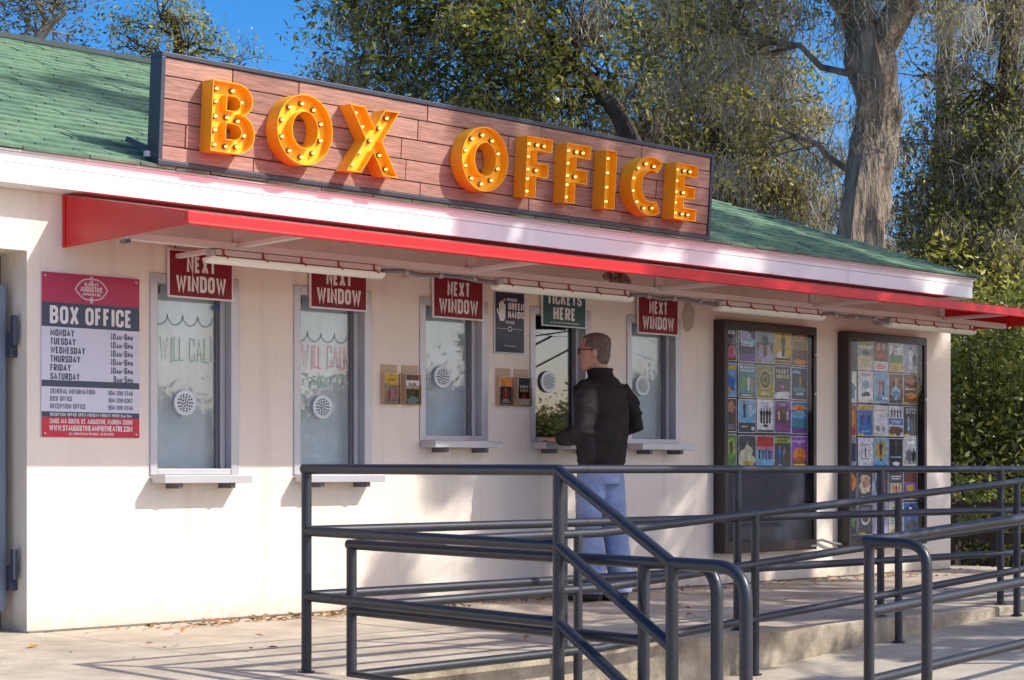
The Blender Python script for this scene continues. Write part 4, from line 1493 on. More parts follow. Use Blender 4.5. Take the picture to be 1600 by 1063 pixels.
T2 = [
    [None,
     ('pale yellow poster with a small rider', [('r', 0, 0, 1, 1, 'cream'), ('r', 0, .8, 1, 1, 'olive'), ('r', 0, .45, 1, .7, 'grey'), ('g', .5, .56, .25, .08, 'dgrey'), ('e', .5, .3, .2, .06, 'yellow')]),
     ('red portrait poster above a white strip', [('r', 0, 0, 1, 1, 'brown'), ('e', .3, .78, .16, .13, 'orange'), ('e', .7, .78, .16, .13, 'skin'), ('g', .5, .5, .4, .12, 'red'), ('r', 0, 0, 1, .3, 'white'), ('l', .1, .05, .9, .24, 3, 'red')]),
     ('pale landscape poster with bare trees', [('r', 0, 0, 1, 1, 'white'), ('r', 0, .28, 1, .55, 'green'), ('p', .25, .3, .4, 'dgrey', 'dgrey'), ('r', 0, 0, 1, .28, 'gold'), ('l', .2, .8, .8, .9, 1, 'grey'), ('r', .3, .6, .36, .85, 'grey')]),
     ('grey blue poster of a person in white', [('r', 0, 0, 1, 1, 'lav'), ('p', .5, .1, .8, 'white', 'brown'), ('g', .8, .4, .15, .2, 'dgrey'), ('r', .5, .0, .95, .07, 'yellow')])],
    [('white poster with a dark hand shape', [('r', 0, 0, 1, 1, 'white'), ('g', .6, .4, .3, .3, 'teal')]),
     ('white poster with red title and ink drawing', [('r', 0, 0, 1, 1, 'white'), ('t', 'TOKENS', .5, .86, .09, .75, 'red'), ('e', .5, .58, .26, .16, 'sky'), ('g', .5, .58, .18, .1, 'grey'), ('g', .5, .25, .3, .07, 'navy'), ('r', .7, .0, .95, .06, 'yellow')]),
     ('aqua poster of two standing people', [('r', 0, 0, 1, 1, 'sky'), ('p', .4, .25, .6, 'red', 'skin'), ('p', .65, .25, .58, 'dgrey', 'skin'), ('l', .1, .08, .6, .18, 2, 'teal'), ('r', .6, .1, .95, .18, 'white')]),
     ('dark poster of a person in a light blue shirt', [('r', 0, 0, 1, 1, 'brown'), ('g', .5, .38, .34, .22, 'sky'), ('e', .5, .75, .14, .13, 'skin'), ('l', .25, .35, .75, .48, 2, 'navy'), ('r', 0, 0, 1, .12, 'dgrey')]),
     ('red and black poster with a low flame band', [('r', 0, 0, 1, 1, 'brown'), ('e', .5, .78, .2, .15, 'red'), ('l', .1, .48, .9, .56, 1, 'white'), ('g', .6, .28, .4, .1, 'orange'), ('r', 0, 0, .4, .06, 'yellow')])],
    [('narrow red and brown poster', [('r', 0, 0, 1, 1, 'brown'), ('r', .4, 0, 1, 1, 'red'), ('g', .6, .5, .3, .3, 'orange')]),
     ('deep blue poster of dancing figures', [('r', 0, 0, 1, 1, 'blue'), ('r', 0, .84, 1, 1, 'gold'), ('p', .25, .35, .4, 'navy', 'skin'), ('p', .5, .33, .4, 'purple', 'skin'), ('p', .75, .35, .4, 'navy', 'skin'), ('l', .1, .12, .9, .2, 1, 'sky'), ('r', .0, .0, .4, .07, 'yellow')]),
     ('white poster with faint lettering and tiny people', [('r', 0, 0, 1, 1, 'white'), ('l', .15, .84, .85, .9, 1, 'pink'), ('p', .5, .5, .25, 'lav', 'skin'), ('g', .3, .22, .15, .1, 'grey'), ('g', .7, .22, .15, .1, 'lav'), ('r', .05, .03, .3, .1, 'yellow')]),
     ('blue and white poster with two rows of people', [('r', 0, 0, 1, 1, 'white'), ('r', 0, .38, 1, .6, 'blue'), ('p', .2, .62, .32, 'black', 'skin'), ('p', .42, .62, .32, 'dgrey', 'skin'), ('p', .62, .62, .32, 'black', 'skin'), ('p', .82, .62, .32, 'dgrey', 'skin'), ('l', .1, .43, .9, .55, 2, 'white'), ('g', .5, .18, .45, .14, 'brown'), ('r', .05, .0, .4, .07, 'yellow')]),
     ('charcoal poster with a pale standing woman', [('r', 0, 0, 1, 1, 'dgrey'), ('t', 'KEEPS', .55, .87, .08, .75, 'white'), ('t', 'REAL', .55, .77, .08, .75, 'white'), ('p', .35, .2, .5, 'sky', 'skin'), ('r', .05, .0, .4, .07, 'yellow')])],
    [('narrow grey poster with a dark edge', [('r', 0, 0, 1, 1, 'grey'), ('r', .5, .2, 1, .8, 'navy')]),
     ('white poster with a framed purple figure', [('r', 0, 0, 1, 1, 'white'), ('r', .22, .3, .78, .8, 'grey'), ('r', .27, .34, .73, .76, 'white'), ('p', .5, .36, .38, 'violet', 'purple'), ('l', .3, .12, .7, .2, 2, 'grey')]),
     ('blue and gold poster of a man in navy', [('r', 0, 0, 1, 1, 'sky'), ('g', .5, .65, .42, .3, 'gold'), ('p', .5, .25, .7, 'navy', 'brown'), ('l', .15, .32, .85, .46, 2, 'yellow'), ('r', 0, 0, 1, .12, 'blue')]),
     ('black poster with a dim central figure', [('r', 0, 0, 1, 1, 'black'), ('p', .5, .5, .45, 'dgrey', 'grey'), ('l', .1, .36, .9, .44, 1, 'sky'), ('g', .5, .16, .25, .08, 'white')]),
     ('grey scene poster with two dark riders', [('r', 0, 0, 1, 1, 'grey'), ('g', .35, .4, .25, .2, 'dgrey'), ('g', .7, .4, .18, .22, 'black'), ('l', .2, .82, .8, .92, 2, 'white'), ('r', 0, 0, 1, .1, 'cream')])],
    [('narrow blue and orange poster', [('r', 0, 0, 1, 1, 'navy'), ('g', .7, .6, .25, .3, 'orange')]),
     ('tan poster of a close-up face', [('r', 0, 0, 1, 1, 'dgrey'), ('g', .5, .6, .4, .32, 'cream'), ('g', .55, .6, .22, .2, 'skin'), ('l', .1, .06, .9, .2, 2, 'white')]),
     ('dark poster with a turquoise arc', [('r', 0, 0, 1, 1, 'dgrey'), ('o', .35, .5, .3, .42, .12, 'sky'), ('o', .35, .5, .42, .5, .05, 'pink')]),
     ('black poster with white script and dancers', [('r', 0, 0, 1, 1, 'dgrey'), ('l', .08, .72, .92, .88, 2, 'white'), ('r', .08, .12, .92, .6, 'cream'), ('p', .3, .15, .42, 'orange', 'brown'), ('p', .5, .15, .42, 'red', 'brown'), ('p', .7, .15, .42, 'gold', 'brown')]),
     ('purple poster with a yellow oval glow', [('r', 0, 0, 1, 1, 'brown'), ('r', 0, .2, 1, .6, 'violet'), ('e', .5, .4, .32, .12, 'yellow'), ('r', .3, .0, .7, .07, 'yellow')])],
    [('narrow black and green poster', [('r', 0, 0, 1, 1, 'black'), ('g', .7, .5, .25, .3, 'green')]),
     ('black and white poster with a big ring motif', [('r', 0, 0, 1, 1, 'dgrey'), ('o', .5, .55, .28, .2, .08, 'white'), ('l', .1, .8, .9, .92, 2, 'grey'), ('r', .1, .0, .5, .07, 'yellow')]),
     ('grey blue poster of a striped crowd', [('r', 0, 0, 1, 1, 'lav'), ('p', .3, .2, .6, 'navy', 'skin'), ('p', .6, .2, .6, 'dgrey', 'skin'), ('l', .1, .05, .9, .16, 2, 'white')]),
     ('pale green poster with thin lettering', [('r', 0, 0, 1, 1, 'cream'), ('l', .1, .3, .9, .9, 7, 'teal'), ('r', .1, .03, .4, .1, 'yellow')]),
     ('deep blue poster with a bright spark', [('r', 0, 0, 1, 1, 'blue'), ('g', .5, .75, .35, .18, 'navy'), ('e', .5, .78, .12, .09, 'white'), ('g', .5, .25, .4, .15, 'dgrey')])],
]
ordn = ['top', 'second', 'third', 'fourth', 'fifth', 'bottom']
for T, cs, side in ((T1, colA, 'left'), (T2, colB, 'right')):
    for r_, row in enumerate(T):
        for c, ent in enumerate(row):
            if ent is None:
                continue
            desc, art = ent
            jx, jz = random.uniform(-.003, .003), random.uniform(-.005, .005)
            o = flat_art('poster', cs[c] + jx, rowz_[r_] + jz, PW if c else .150, PH, -.0495, art)
            rn = ordn[r_] if side == 'right' or r_ < 3 else 'fourth'
            tag(o, f'{desc}, {rn} row of the {side} case', 'poster', f'posters in the {side} case')

# ================================================================== RAILINGS
RR = .0215


def railing(name, label, loc):
    e = empty(name, loc)
    tag(e, label, 'railing')
    return e


def rail(parent, pts, r=RR, nm='rail', fr=0.0, seg=6):
    return MB().tube(fillet(pts, fr, seg) if fr else pts, r, 14).build(nm, M['rail'], parent, smooth=True)


def post(parent, x, y, z0, z1, r=RR, base=True):
    o = MB().tube([(x, y, z0), (x, y, z1)], r * 1.02, 14).build('post', M['rail'], parent, smooth=True)
    if base:
        MB().tube([(x, y, z0 + .0005), (x, y, z0 + .006)], r * 1.7, 14).build('base_ring', M['rail'], o, smooth=True)
    return o


YC, XA = -2.405, .055
g1 = railing('terrace_railing', 'slate terrace railing with horizontal top rail and sloping stair handrail', (XA, YC, 0))
# along the terrace
for h_ in (.86, .60, .325):
    rail(g1, [(XA, YC, h_), (9.1, YC, h_)], nm='top_rail' if h_ > .8 else 'rail')
for x in (XA, 1.575, 2.875, 4.17, 5.458, 6.75, 8.05, 9.08):
    post(g1, x, YC, 0.001, .86 - .004)
for x in (1.72, 4.30):
    for h_ in (.86, .6, .325):
        MB().tube([(x, YC, h_), (x + .004, YC, h_)], RR * 1.06, 14).build('weld_collar', M['rail'], g1, smooth=True)
# along the walkway to the stair, then down
YS, YE = -3.935, -4.48
rail(g1, [(XA, YC + .02, .861), (XA, YS, .857), (XA, YE, .545), (XA, -4.80, .543), (XA, -4.80, LOW + .002)], nm='stair_handrail', fr=[0, .0, .03, .12, 0], seg=8)
for h_, z2 in ((.598, .263), (.322, -.012)):
    rail(g1, [(XA, YC, h_), (XA, YS, h_ - .012), (XA, YE, z2)], nm='stair_rail')
post(g1, XA, YS, .002, .853)
post(g1, XA, YE, LOW + .001, .54)
# ramp guard beside the terrace edge and the low guard of the landing
YD, XBR = -2.60, .145
g2 = railing('ramp_railing', 'lower slate railing following the ramp in front of the terrace edge', (XBR, YD, LOW))
XK = 1.62


def dz(h_):
    return [(XBR, YD, LOW + h_), (XK, YD, LOW + h_ + .012), (6.2, YD, LOW + h_ + .012 + (6.2 - XK) * .0605), (9.1, YD, h_ + .012)]


for h_ in (.855, .592, .305):
    rail(g2, dz(h_), nm='top_rail' if h_ > .8 else 'rail')
for x in (XBR, 1.481, 2.786, 4.068, 5.33, 6.62, 7.9):
    top = (LOW + .855 + .012 * min(1, x / XK) + max(0, min(x, 6.2) - XK) * .0605) - .004
    post(g2, x, YD, ramp_z(x) + .001, top)
rail(g2, [(XBR, YD + .02, .545), (XBR, -4.27, .536), (XBR, -4.60, .535), (XBR, -4.60, LOW + .002)], nm='landing_handrail', fr=[0, 0, .10, 0], seg=8)
for h_ in (.270, -.005):
    rail(g2, [(XBR, YD, h_), (XBR, -4.27, h_ - .008)], nm='landing_rail')
post(g2, XBR, -4.267, LOW + .001, .53)
# outer ramp guard with a looped end
YO, XO = -4.2, 1.555
g3 = railing('outer_ramp_railing', 'slate ramp railing with a looped rounded end at lower right', (XO, YO, LOW))
for h_ in (.862, .575, .295):
    z_ = LOW + .016
    rail(g3, [(XO, YO, z_ + h_), (6.1, YO, z_ + h_ + 4.545 * .062), (9.1, YO, z_ + h_ + 4.545 * .062)], nm='top_rail' if h_ > .8 else 'rail')
for x in (XO, 2.9, 4.2, 5.5, 6.8):
    post(g3, x, YO, ramp_z(x) + .001, LOW + .016 + .862 + (min(x, 6.1) - XO) * .062 - .004)
rail(g3, [(XO, YO + .02, LOW + .878), (XO, -4.475, LOW + .872), (XO, -4.475, LOW + .26), (XO, YO, LOW + .26)], nm='end_loop', fr=[0, .10, .10, 0], seg=8)

# ================================================================== PERSON AT THE FOURTH WINDOW
def fuse(mb, voxel, smooth=4, fac=.5, wrinkle=None):
    """join overlapping closed pieces into one continuous skin"""
    me = bpy.data.meshes.new('tmp')
    me.from_pydata(mb.v, [], mb.f)
    o = bpy.data.objects.new('tmp', me)
    COL.objects.link(o)
    r_ = o.modifiers.new('r', 'REMESH')
    r_.mode = 'VOXEL'
    r_.voxel_size = voxel
    if smooth:
        sm = o.modifiers.new('s', 'SMOOTH')
        sm.iterations = smooth
        sm.factor = fac
    dg = bpy.context.evaluated_depsgraph_get()
    dg.update()
    ev = o.evaluated_get(dg)
    new = bpy.data.meshes.new_from_object(ev)
    bpy.data.objects.remove(o)
    bpy.data.meshes.remove(me)
    if wrinkle:
        nv = len(new.vertices)
        co = np.empty(nv * 3, np.float32)
        no = np.empty(nv * 3, np.float32)
        new.vertices.foreach_get('co', co)
        new.vertices.foreach_get('normal', no)
        co, no = co.reshape(-1, 3), no.reshape(-1, 3)
        out = np.array([wrinkle(Vector(c), Vector(n)) for c, n in zip(co.tolist(), no.tolist())], np.float32)
        new.vertices.foreach_set('co', out.ravel())
    new.polygons.foreach_set('use_smooth', [True] * len(new.polygons))
    return new


def part(name, me, mat, parent):
    me.name = name
    me.materials.clear()
    me.materials.append(mat)
    o = bpy.data.objects.new(name, me)
    COL.objects.link(o)
    o.parent = parent
    return o


man = empty('person', (3.775, -.50, 0.0), (0, 0, R(8)), local=True)
tag(man, 'man in black jacket, jeans and glasses standing at the fourth window', 'person')
# head frame, turned left
HC = Vector((-.01, .035, 1.622))
HY = R(27)


def hd(p):
    p = Vector(p)
    c, s = math.cos(HY), math.sin(HY)
    return HC + Vector((p.x * c - p.y * s, p.x * s + p.y * c, p.z))


head = [(0, .050, -.122, .026, .028), (0, .046, -.108, .042, .046), (0, .030, -.085, .054, .068), (0, .016, -.055, .063, .083), (0, .008, -.02, .069, .092), (0, .003, .02, .073, .096),
        (0, -.003, .055, .073, .095), (0, -.006, .085, .066, .086), (0, -.008, .105, .050, .066), (0, -.008, .117, .024, .034)]
LARM = [(-.185, -.01, 1.385), (-.235, -.055, 1.25), (-.250, -.060, 1.12), (-.190, .06, 1.075), (-.105, .22, 1.058), (-.085, .27, 1.058)]
RARM = [(.185, -.01, 1.385), (.265, -.045, 1.27), (.315, -.050, 1.15), (.270, .06, 1.10), (.160, .21, 1.066), (.135, .255, 1.062)]
b_ = MB()
hb = MB().rings(head, 24)
hb.ell((0, .100, -.015), .012, .016, .022, 10, 8)      # nose
hb.ell((0, .096, .004), .008, .010, .025, 8, 6)
hb.ell((0, .088, -.062), .022, .010, .010, 10, 6)      # lips
hb.ell((0, .090, .030), .045, .010, .009, 10, 6)       # brow
for sx in (-1, 1):
    hb.ell((sx * .074, -.008, -.012), .010, .020, .032, 10, 8)
    hb.ell((sx * .070, .000, -.03), .008, .012, .014, 8, 6)
    hb.ell((sx * .030, .085, .012), .012, .008, .008, 8, 6)   # eyes
hb.map(hd)
b_.add(hb.v, hb.f)
b_.tube([(0, -.02, 1.40), (0, -.005, 1.47), hd((0, -.012, -.06)), hd((0, -.01, -.0))], [.075, .060, .057, .055], 16)
b_.rings([(0, 0, .86, .15, .105), (0, 0, .95, .155, .11), (0, 0, 1.10, .155, .11), (0, 0, 1.27, .175, .115), (0, 0, 1.38, .165, .095), (0, 0, 1.44, .09, .07)], 20)
for A in (LARM, RARM):
    b_.tube(A, [.055, .050, .042, .040, .028, .026], 12)
LEGS = [(-.085, .02, .0), (.090, -.06, .0)]
for lx, ly, _ in LEGS:
    b_.tube([(lx, 0, .90), (lx * 1.05, ly * .4 + .01, .70), (lx * 1.05, ly + .015, .47), (lx, ly - .02, .25), (lx, ly - .03, .07)], [.085, .075, .055, .05, .038], 12)
# hands: palm, four fingers, thumb
for side, wr in ((-1, Vector((-.085, .27, 1.058))), (1, Vector((.135, .255, 1.062)))):
    d = Vector((-.10 if side < 0 else -.55, .9, -.02)).normalized()
    u = Vector((d.y, -d.x, 0)) * (1 if side < 0 else 1)
    p1 = wr + d * .085 + Vector((0, 0, -.006))
    b_.add(*(lambda m: (m.v, m.f))(MB().ell((0, 0, 0), .040, .050, .016, 12, 8).map(lambda p: wr + d * (.045 + p.y) + u * p.x + Vector((0, 0, p.z)))))
    for k, (off, ln) in enumerate(((-.030, .062), (-.010, .074), (.010, .070), (.029, .055))):
        a0 = wr + d * .070 + u * off
        a1 = a0 + d * ln * .45 + Vector((0, 0, .006))
        a2 = a1 + d * ln * .35 + Vector((0, 0, -.012))
        a3 = a2 + d * ln * .22 + Vector((0, 0, -.012))
        b_.tube([a0, a1, a2, a3], [.0095, .009, .0082, .007], 8)
    inn = 1 if side < 0 else -1
    t0 = wr + d * .025 + u * (.030 * inn)
    b_.tube([t0, t0 + u * .025 * inn + d * .025, t0 + u * .030 * inn + d * .055 + Vector((0, 0, -.008))], [.013, .0105, .008], 8)
M['skin'] = pmat('skin', (.52, .27, .185), .55, var=.08, vscale=14, spec=.35)
body = part('body', fuse(b_, .0055, 3, .5), M['skin'], man)


# jacket
def jw(p, n):
    f1 = mnoise.noise(Vector((p.x * 8, p.y * 8, p.z * 4))) * .013
    arm = max(0, abs(p.x) - .17) / .1
    f2 = (mnoise.noise(Vector((p.x * 14, p.y * 14, p.z * 26))) * .006 + math.sin(p.z * 70 + p.y * 40 + 3 * mnoise.noise(p * 9)) * .003 * min(1, arm))
    f2 -= .005 * math.exp(-((p.z - 1.335 + p.x * p.x * .6) / .006) ** 2)      # yoke seam
    band_ = -.004 if p.z < .905 else 0
    return p + n * (f1 + f2 + band_)


b_ = MB()
b_.rings([(0, -.005, .868, .182, .132), (0, -.005, .885, .190, .140), (0, -.008, .97, .195, .145), (0, -.012, 1.08, .200, .150), (0, -.018, 1.22, .208, .150), (0, -.022, 1.32, .205, .140),
          (0, -.020, 1.39, .180, .120), (0, -.015, 1.435, .130, .098), (0, -.010, 1.46, .090, .085), (-.003, -.004, 1.485, .074, .079), (-.005, .0, 1.503, .071, .077)], 28)
b_.tube(LARM[:5] + [(-.094, .248, 1.058)], [.078, .072, .066, .060, .050, .046], 16)
b_.tube(RARM[:5] + [(.148, .234, 1.064)], [.078, .072, .066, .060, .050, .046], 16)
b_.ell((-.175, -.012, 1.37), .075, .075, .065, 14, 10)
b_.ell((.175, -.012, 1.37), .075, .075, .065, 14, 10)
M['jacket'] = pmat('black_softshell', (.024, .019, .019), .85, var=.25, vscale=6, bump=.3, bscale=160, spec=.2)
M['jacket_sleeve'] = pmat('black_sleeve_panel', (.036, .029, .031), .75, var=.25, vscale=6, spec=.25)
jk = part('jacket', fuse(b_, .007, 6, .5, jw), M['jacket'], man)
jk.data.materials.append(M['jacket_sleeve'])
for p in jk.data.polygons:      # sleeves below the shoulder yoke are a smoother panel
    c = p.center
    if c.x < -.165 and c.z < 1.36 - (c.y + .05) * .3:
        p.material_index = 1
# stand-up collar and zip pull
b_ = MB()
N_ = 24
vs = []
for r0, z0_, k_ in ((.076, 1.478, 1.0), (.083, 1.512, 1.0), (.078, 1.516, 1.0), (.066, 1.488, 1.0)):
    for k in range(N_):
        a = 2 * math.pi * k / N_
        vs.append((-.004 + r0 * math.cos(a), .0 + r0 * 1.08 * math.sin(a), z0_ - .018 * max(0, math.sin(a))))
b_.add(vs, [(q * N_ + k, q * N_ + (k + 1) % N_, (q + 1) * N_ + (k + 1) % N_, (q + 1) * N_ + k) for q in range(3) for k in range(N_)])
o = b_.build('collar', M['jacket'], None, smooth=True)
o.parent = man


# jeans
def jn(p, n):
    f = mnoise.noise(Vector((p.x * 9, p.y * 9, p.z * 6))) * .006
    f += math.sin(p.z * 60 + p.x * 18 + 4 * mnoise.noise(p * 6)) * (.004 if p.z < .3 else .0012)
    return p + n * f


b_ = MB()
b_.rings([(0, 0, .76, .150, .125), (0, -.002, .82, .165, .132), (0, -.002, .90, .165, .128), (0, 0, .945, .155, .12)], 24)
for lx, ly, _ in LEGS:
    b_.tube([(lx, 0, .86), (lx * 1.05, ly * .4 + .01, .70), (lx * 1.05, ly + .012, .47), (lx, ly - .025, .25), (lx, ly - .03, .06)], [.100, .096, .084, .080, .083], 18)
M['denim'] = pmat('faded_denim', (.18, .25, .43), .85, var=.18, vscale=5, bump=.3, bscale=200, col2=(.29, .36, .55), spec=.2)
part('jeans', fuse(b_, .009, 3, .5, jn), M['denim'], man)
for lx, ly, _ in LEGS:
    b_ = MB()
    b_.tube([(lx, ly - .085, .038), (lx, ly - .03, .05), (lx, ly + .06, .045), (lx, ly + .15, .034), (lx, ly + .185, .028)], [.030, .044, .046, .042, .022], 12)
    part('shoe', fuse(b_, .008, 2, .5, lambda p, n: Vector((p.x, p.y, max(.004, p.z)))), pmat('dark_shoe_leather', (.03, .025, .022), .5), man)
# hair: a close shell on the top and back of the skull
b_ = MB()
hr = [(0, .001, -.085, .060, .078), (0, -.006, -.06, .0685, .0865), (0, -.004, -.03, .0745, .0955), (0, -.001, .0, .0775, .1005), (0, -.003, .03, .0785, .1015), (0, -.006, .06, .0785, .1005), (0, -.009, .09, .070, .090), (0, -.010, .112, .053, .070), (0, -.010, .124, .030, .040), (0, -.010, .128, .008, .010)]
NH = 40
vs, fs = [], []
for cx, cy, z, rx, ry in hr:
    for k in range(NH):
        a = 2 * math.pi * k / NH
        p = Vector((cx + rx * math.cos(a), cy + ry * math.sin(a), z))
        p += Vector(mnoise.noise_vector(p * 40)) * .0035
        vs.append(hd(p))
for i in range(len(hr) - 1):
    zm = (hr[i][2] + hr[i + 1][2]) / 2
    for k in range(NH):
        a = 2 * math.pi * (k + .5) / NH
        yy = math.sin(a)
        xx = abs(math.cos(a))
        front = .15 if zm < .02 else (.32 if zm < .045 else (.62 if zm < .078 else 2))
        if zm < -.05:
            front = -.45
        elif zm < .005:
            front = -.28
        elif zm < .03:
            front = .22
        if yy > front:
            continue
        fs.append((i * NH + k, i * NH + (k + 1) % NH, (i + 1) * NH + (k + 1) % NH, (i + 1) * NH + k))
b_.add(vs, fs)
M['hair'] = pmat('short_brown_grey_hair', (.115, .072, .052), .7, var=.35, vscale=60, bump=.8, bscale=260, col2=(.17, .12, .095))
o = b_.build('hair', M['hair'], None, smooth=True)
o.parent = man
sm = o.modifiers.new('solid', 'SOLIDIFY')
sm.thickness = .004
b_ = MB()
for sx in (-1, 1):
    b_.tube([hd((sx * .073, -.015, .006)), hd((sx * .077, .02, .014)), hd((sx * .072, .075, .016)), hd((sx * .062, .100, .014))], .0036, 6)
    pts = [hd((sx * (.032 + .026 * math.cos(t)), .108 - .006 * abs(math.cos(t)), .008 + .017 * math.sin(t))) for t in [2 * math.pi * q / 16 for q in range(17)]]
    b_.tube(pts, .0030, 6, cap=False)
b_.tube([hd((-.008, .110, .012)), hd((.008, .110, .012))], .0028, 6)
o = b_.build('glasses', M['black'], None, smooth=True)
o.parent = man

# ================================================================== VEGETATION
M['bark'] = pmat('oak_bark', (.105, .082, .062), .95, var=.4, vscale=7, stretch=(1, 1, .22), bump=1.0, bscale=13, col2=(.27, .22, .165), detail=12, bdist=.12)
M['bark_d'] = pmat('dark_bark', (.065, .052, .042), .95, var=.4, vscale=7, stretch=(1, 1, .3), bump=1.0, bscale=16, detail=10, bdist=.04)
M['bark_g'] = pmat('pale_grey_bark', (.26, .25, .22), .95, var=.35, vscale=9, stretch=(1, 1, .4), bump=.8, bscale=20, detail=10, bdist=.03)
M['leaf_o'] = pmat('oak_leaf', (.26, .31, .055), .42, island=.7, var=.3, vscale=.9, col2=(.44, .41, .09), trans=.5, spec=.4)
M['leaf_m'] = pmat('magnolia_leaf', (.17, .225, .045), .30, island=.7, var=.35, vscale=.8, col2=(.34, .345, .07), trans=.46, spec=.5)
M['leaf_y'] = pmat('yellowing_leaf', (.20, .17, .035), .5, island=.5, var=.4, vscale=1.2, col2=(.13, .14, .03), trans=.35)
M['leaf_s'] = pmat('shrub_leaf', (.31, .36, .05), .36, island=.6, var=.4, vscale=1.0, col2=(.15, .17, .035), trans=.28, spec=.45)
M['moss'] = pmat('spanish_moss', (.37, .345, .27), .95, island=.45, var=.3, vscale=2, col2=(.46, .43, .34), trans=.25, spec=.1)
M['dry'] = pmat('dry_leaf', (.34, .17, .05), .7, island=.6, var=.3, vscale=3)


def leaves(centres, n_per, sig, size, rng, aspect=.42, droop=0.0):
    """small folded leaves scattered round the clump centres: 2 quads each"""
    C_ = np.repeat(np.asarray(centres, float), n_per, axis=0)
    N = len(C_)
    sg = np.repeat(np.asarray(sig, float) * np.ones(len(centres)), n_per)[:, None]
    off = rng.normal(size=(N, 3)) * sg
    P0 = C_ + off
    d = rng.normal(size=(N, 3)) + off / np.maximum(sg, 1e-6) * .5
    d[:, 2] = d[:, 2] * .7 + .15 - droop
    d /= np.linalg.norm(d, axis=1, keepdims=True)
    a = rng.normal(size=(N, 3))
    a[:, 2] += 1.0
    u = np.cross(d, a)
    u /= np.maximum(np.linalg.norm(u, axis=1, keepdims=True), 1e-6)
    n = np.cross(u, d)
    L = size * rng.uniform(.4, 1.35, (N, 1))
    W = L * aspect * .5
    v = np.stack([P0, P0 + d * L * .5 + u * W + n * W * .35, P0 + d * L, P0 + d * L * .5 - u * W + n * W * .35], 1)
    q = np.arange(N * 4).reshape(N, 4)
    return v.reshape(-1, 3), q


def moss_strands(points, per, length, spread, rng, width=.0065):
    pts = np.repeat(np.asarray(points, float), per, axis=0)
    N = len(pts)
    p = pts + rng.normal(size=(N, 3)) * np.array([spread, spread, spread * .5])
    L = length * rng.uniform(.35, 1.25, N)
    segs = 4
    ang_ = rng.uniform(0, 2 * np.pi, N)
    u = np.stack([np.cos(ang_), np.sin(ang_), np.zeros(N)], 1)
    V, cur = [], p.copy()
    for s in range(segs + 1):
        wv = width * (1.0 - .75 * s / segs) * rng.uniform(.6, 1.4, (N, 1))
        V += [cur + u * wv, cur - u * wv]
        dv = rng.normal(size=(N, 3)) * .62
        dv[:, 2] -= .75
        dv /= np.linalg.norm(dv, axis=1, keepdims=True)
        cur = cur + dv * (L / segs)[:, None]
    V = np.stack(V, 1)
    nv = 2 * (segs + 1)
    base = (np.arange(N) * nv)[:, None]
    q = [np.concatenate([base + 2 * s, base + 2 * s + 1, base + 2 * s + 3, base + 2 * s + 2], 1) for s in range(segs)]
    return V.reshape(-1, 3), np.concatenate(q, 0)


def twigs(A, Bp, r0, r1, rng, wob=.06):
    """many thin two-piece three-sided sticks from A to B"""
    A, Bp = np.asarray(A, float), np.asarray(Bp, float)
    N = len(A)
    d = Bp - A
    ln = np.linalg.norm(d, axis=1, keepdims=True)
    d = d / np.maximum(ln, 1e-6)
    a = np.tile(np.array([[.31, .95, .05]]), (N, 1))
    u = np.cross(d, a)
    u /= np.maximum(np.linalg.norm(u, axis=1, keepdims=True), 1e-6)
    w_ = np.cross(d, u)
    mid = (A + Bp) / 2 + rng.normal(size=(N, 3)) * wob * ln
    V = []
    for p, r_ in ((A, r0), (mid, (r0 + r1) / 2), (Bp, r1)):
        for k in range(3):
            an = 2 * math.pi * k / 3
            V.append(p + (u * math.cos(an) + w_ * math.sin(an)) * r_)
    V = np.stack(V, 1).reshape(-1, 3)
    base = (np.arange(N) * 9)[:, None]
    Q = []
    for s_ in range(2):
        for k in range(3):
            Q.append(np.concatenate([base + s_ * 3 + k, base + s_ * 3 + (k + 1) % 3, base + s_ * 3 + 3 + (k + 1) % 3, base + s_ * 3 + 3 + k], 1))
    return V, np.concatenate(Q, 0)


def bez(a, b, lift, n=7, rng=None, wob=0.0):
    a, b = np.asarray(a, float), np.asarray(b, float)
    c = (a + b) / 2 + np.array([0, 0, lift])
    out = []
    for k in range(n + 1):
        t = k / n
        p = a * (1 - t) ** 2 + c * 2 * t * (1 - t) + b * t * t
        if rng is not None and 0 < k < n:
            p = p + rng.normal(size=3) * wob
        out.append(p)
    return out


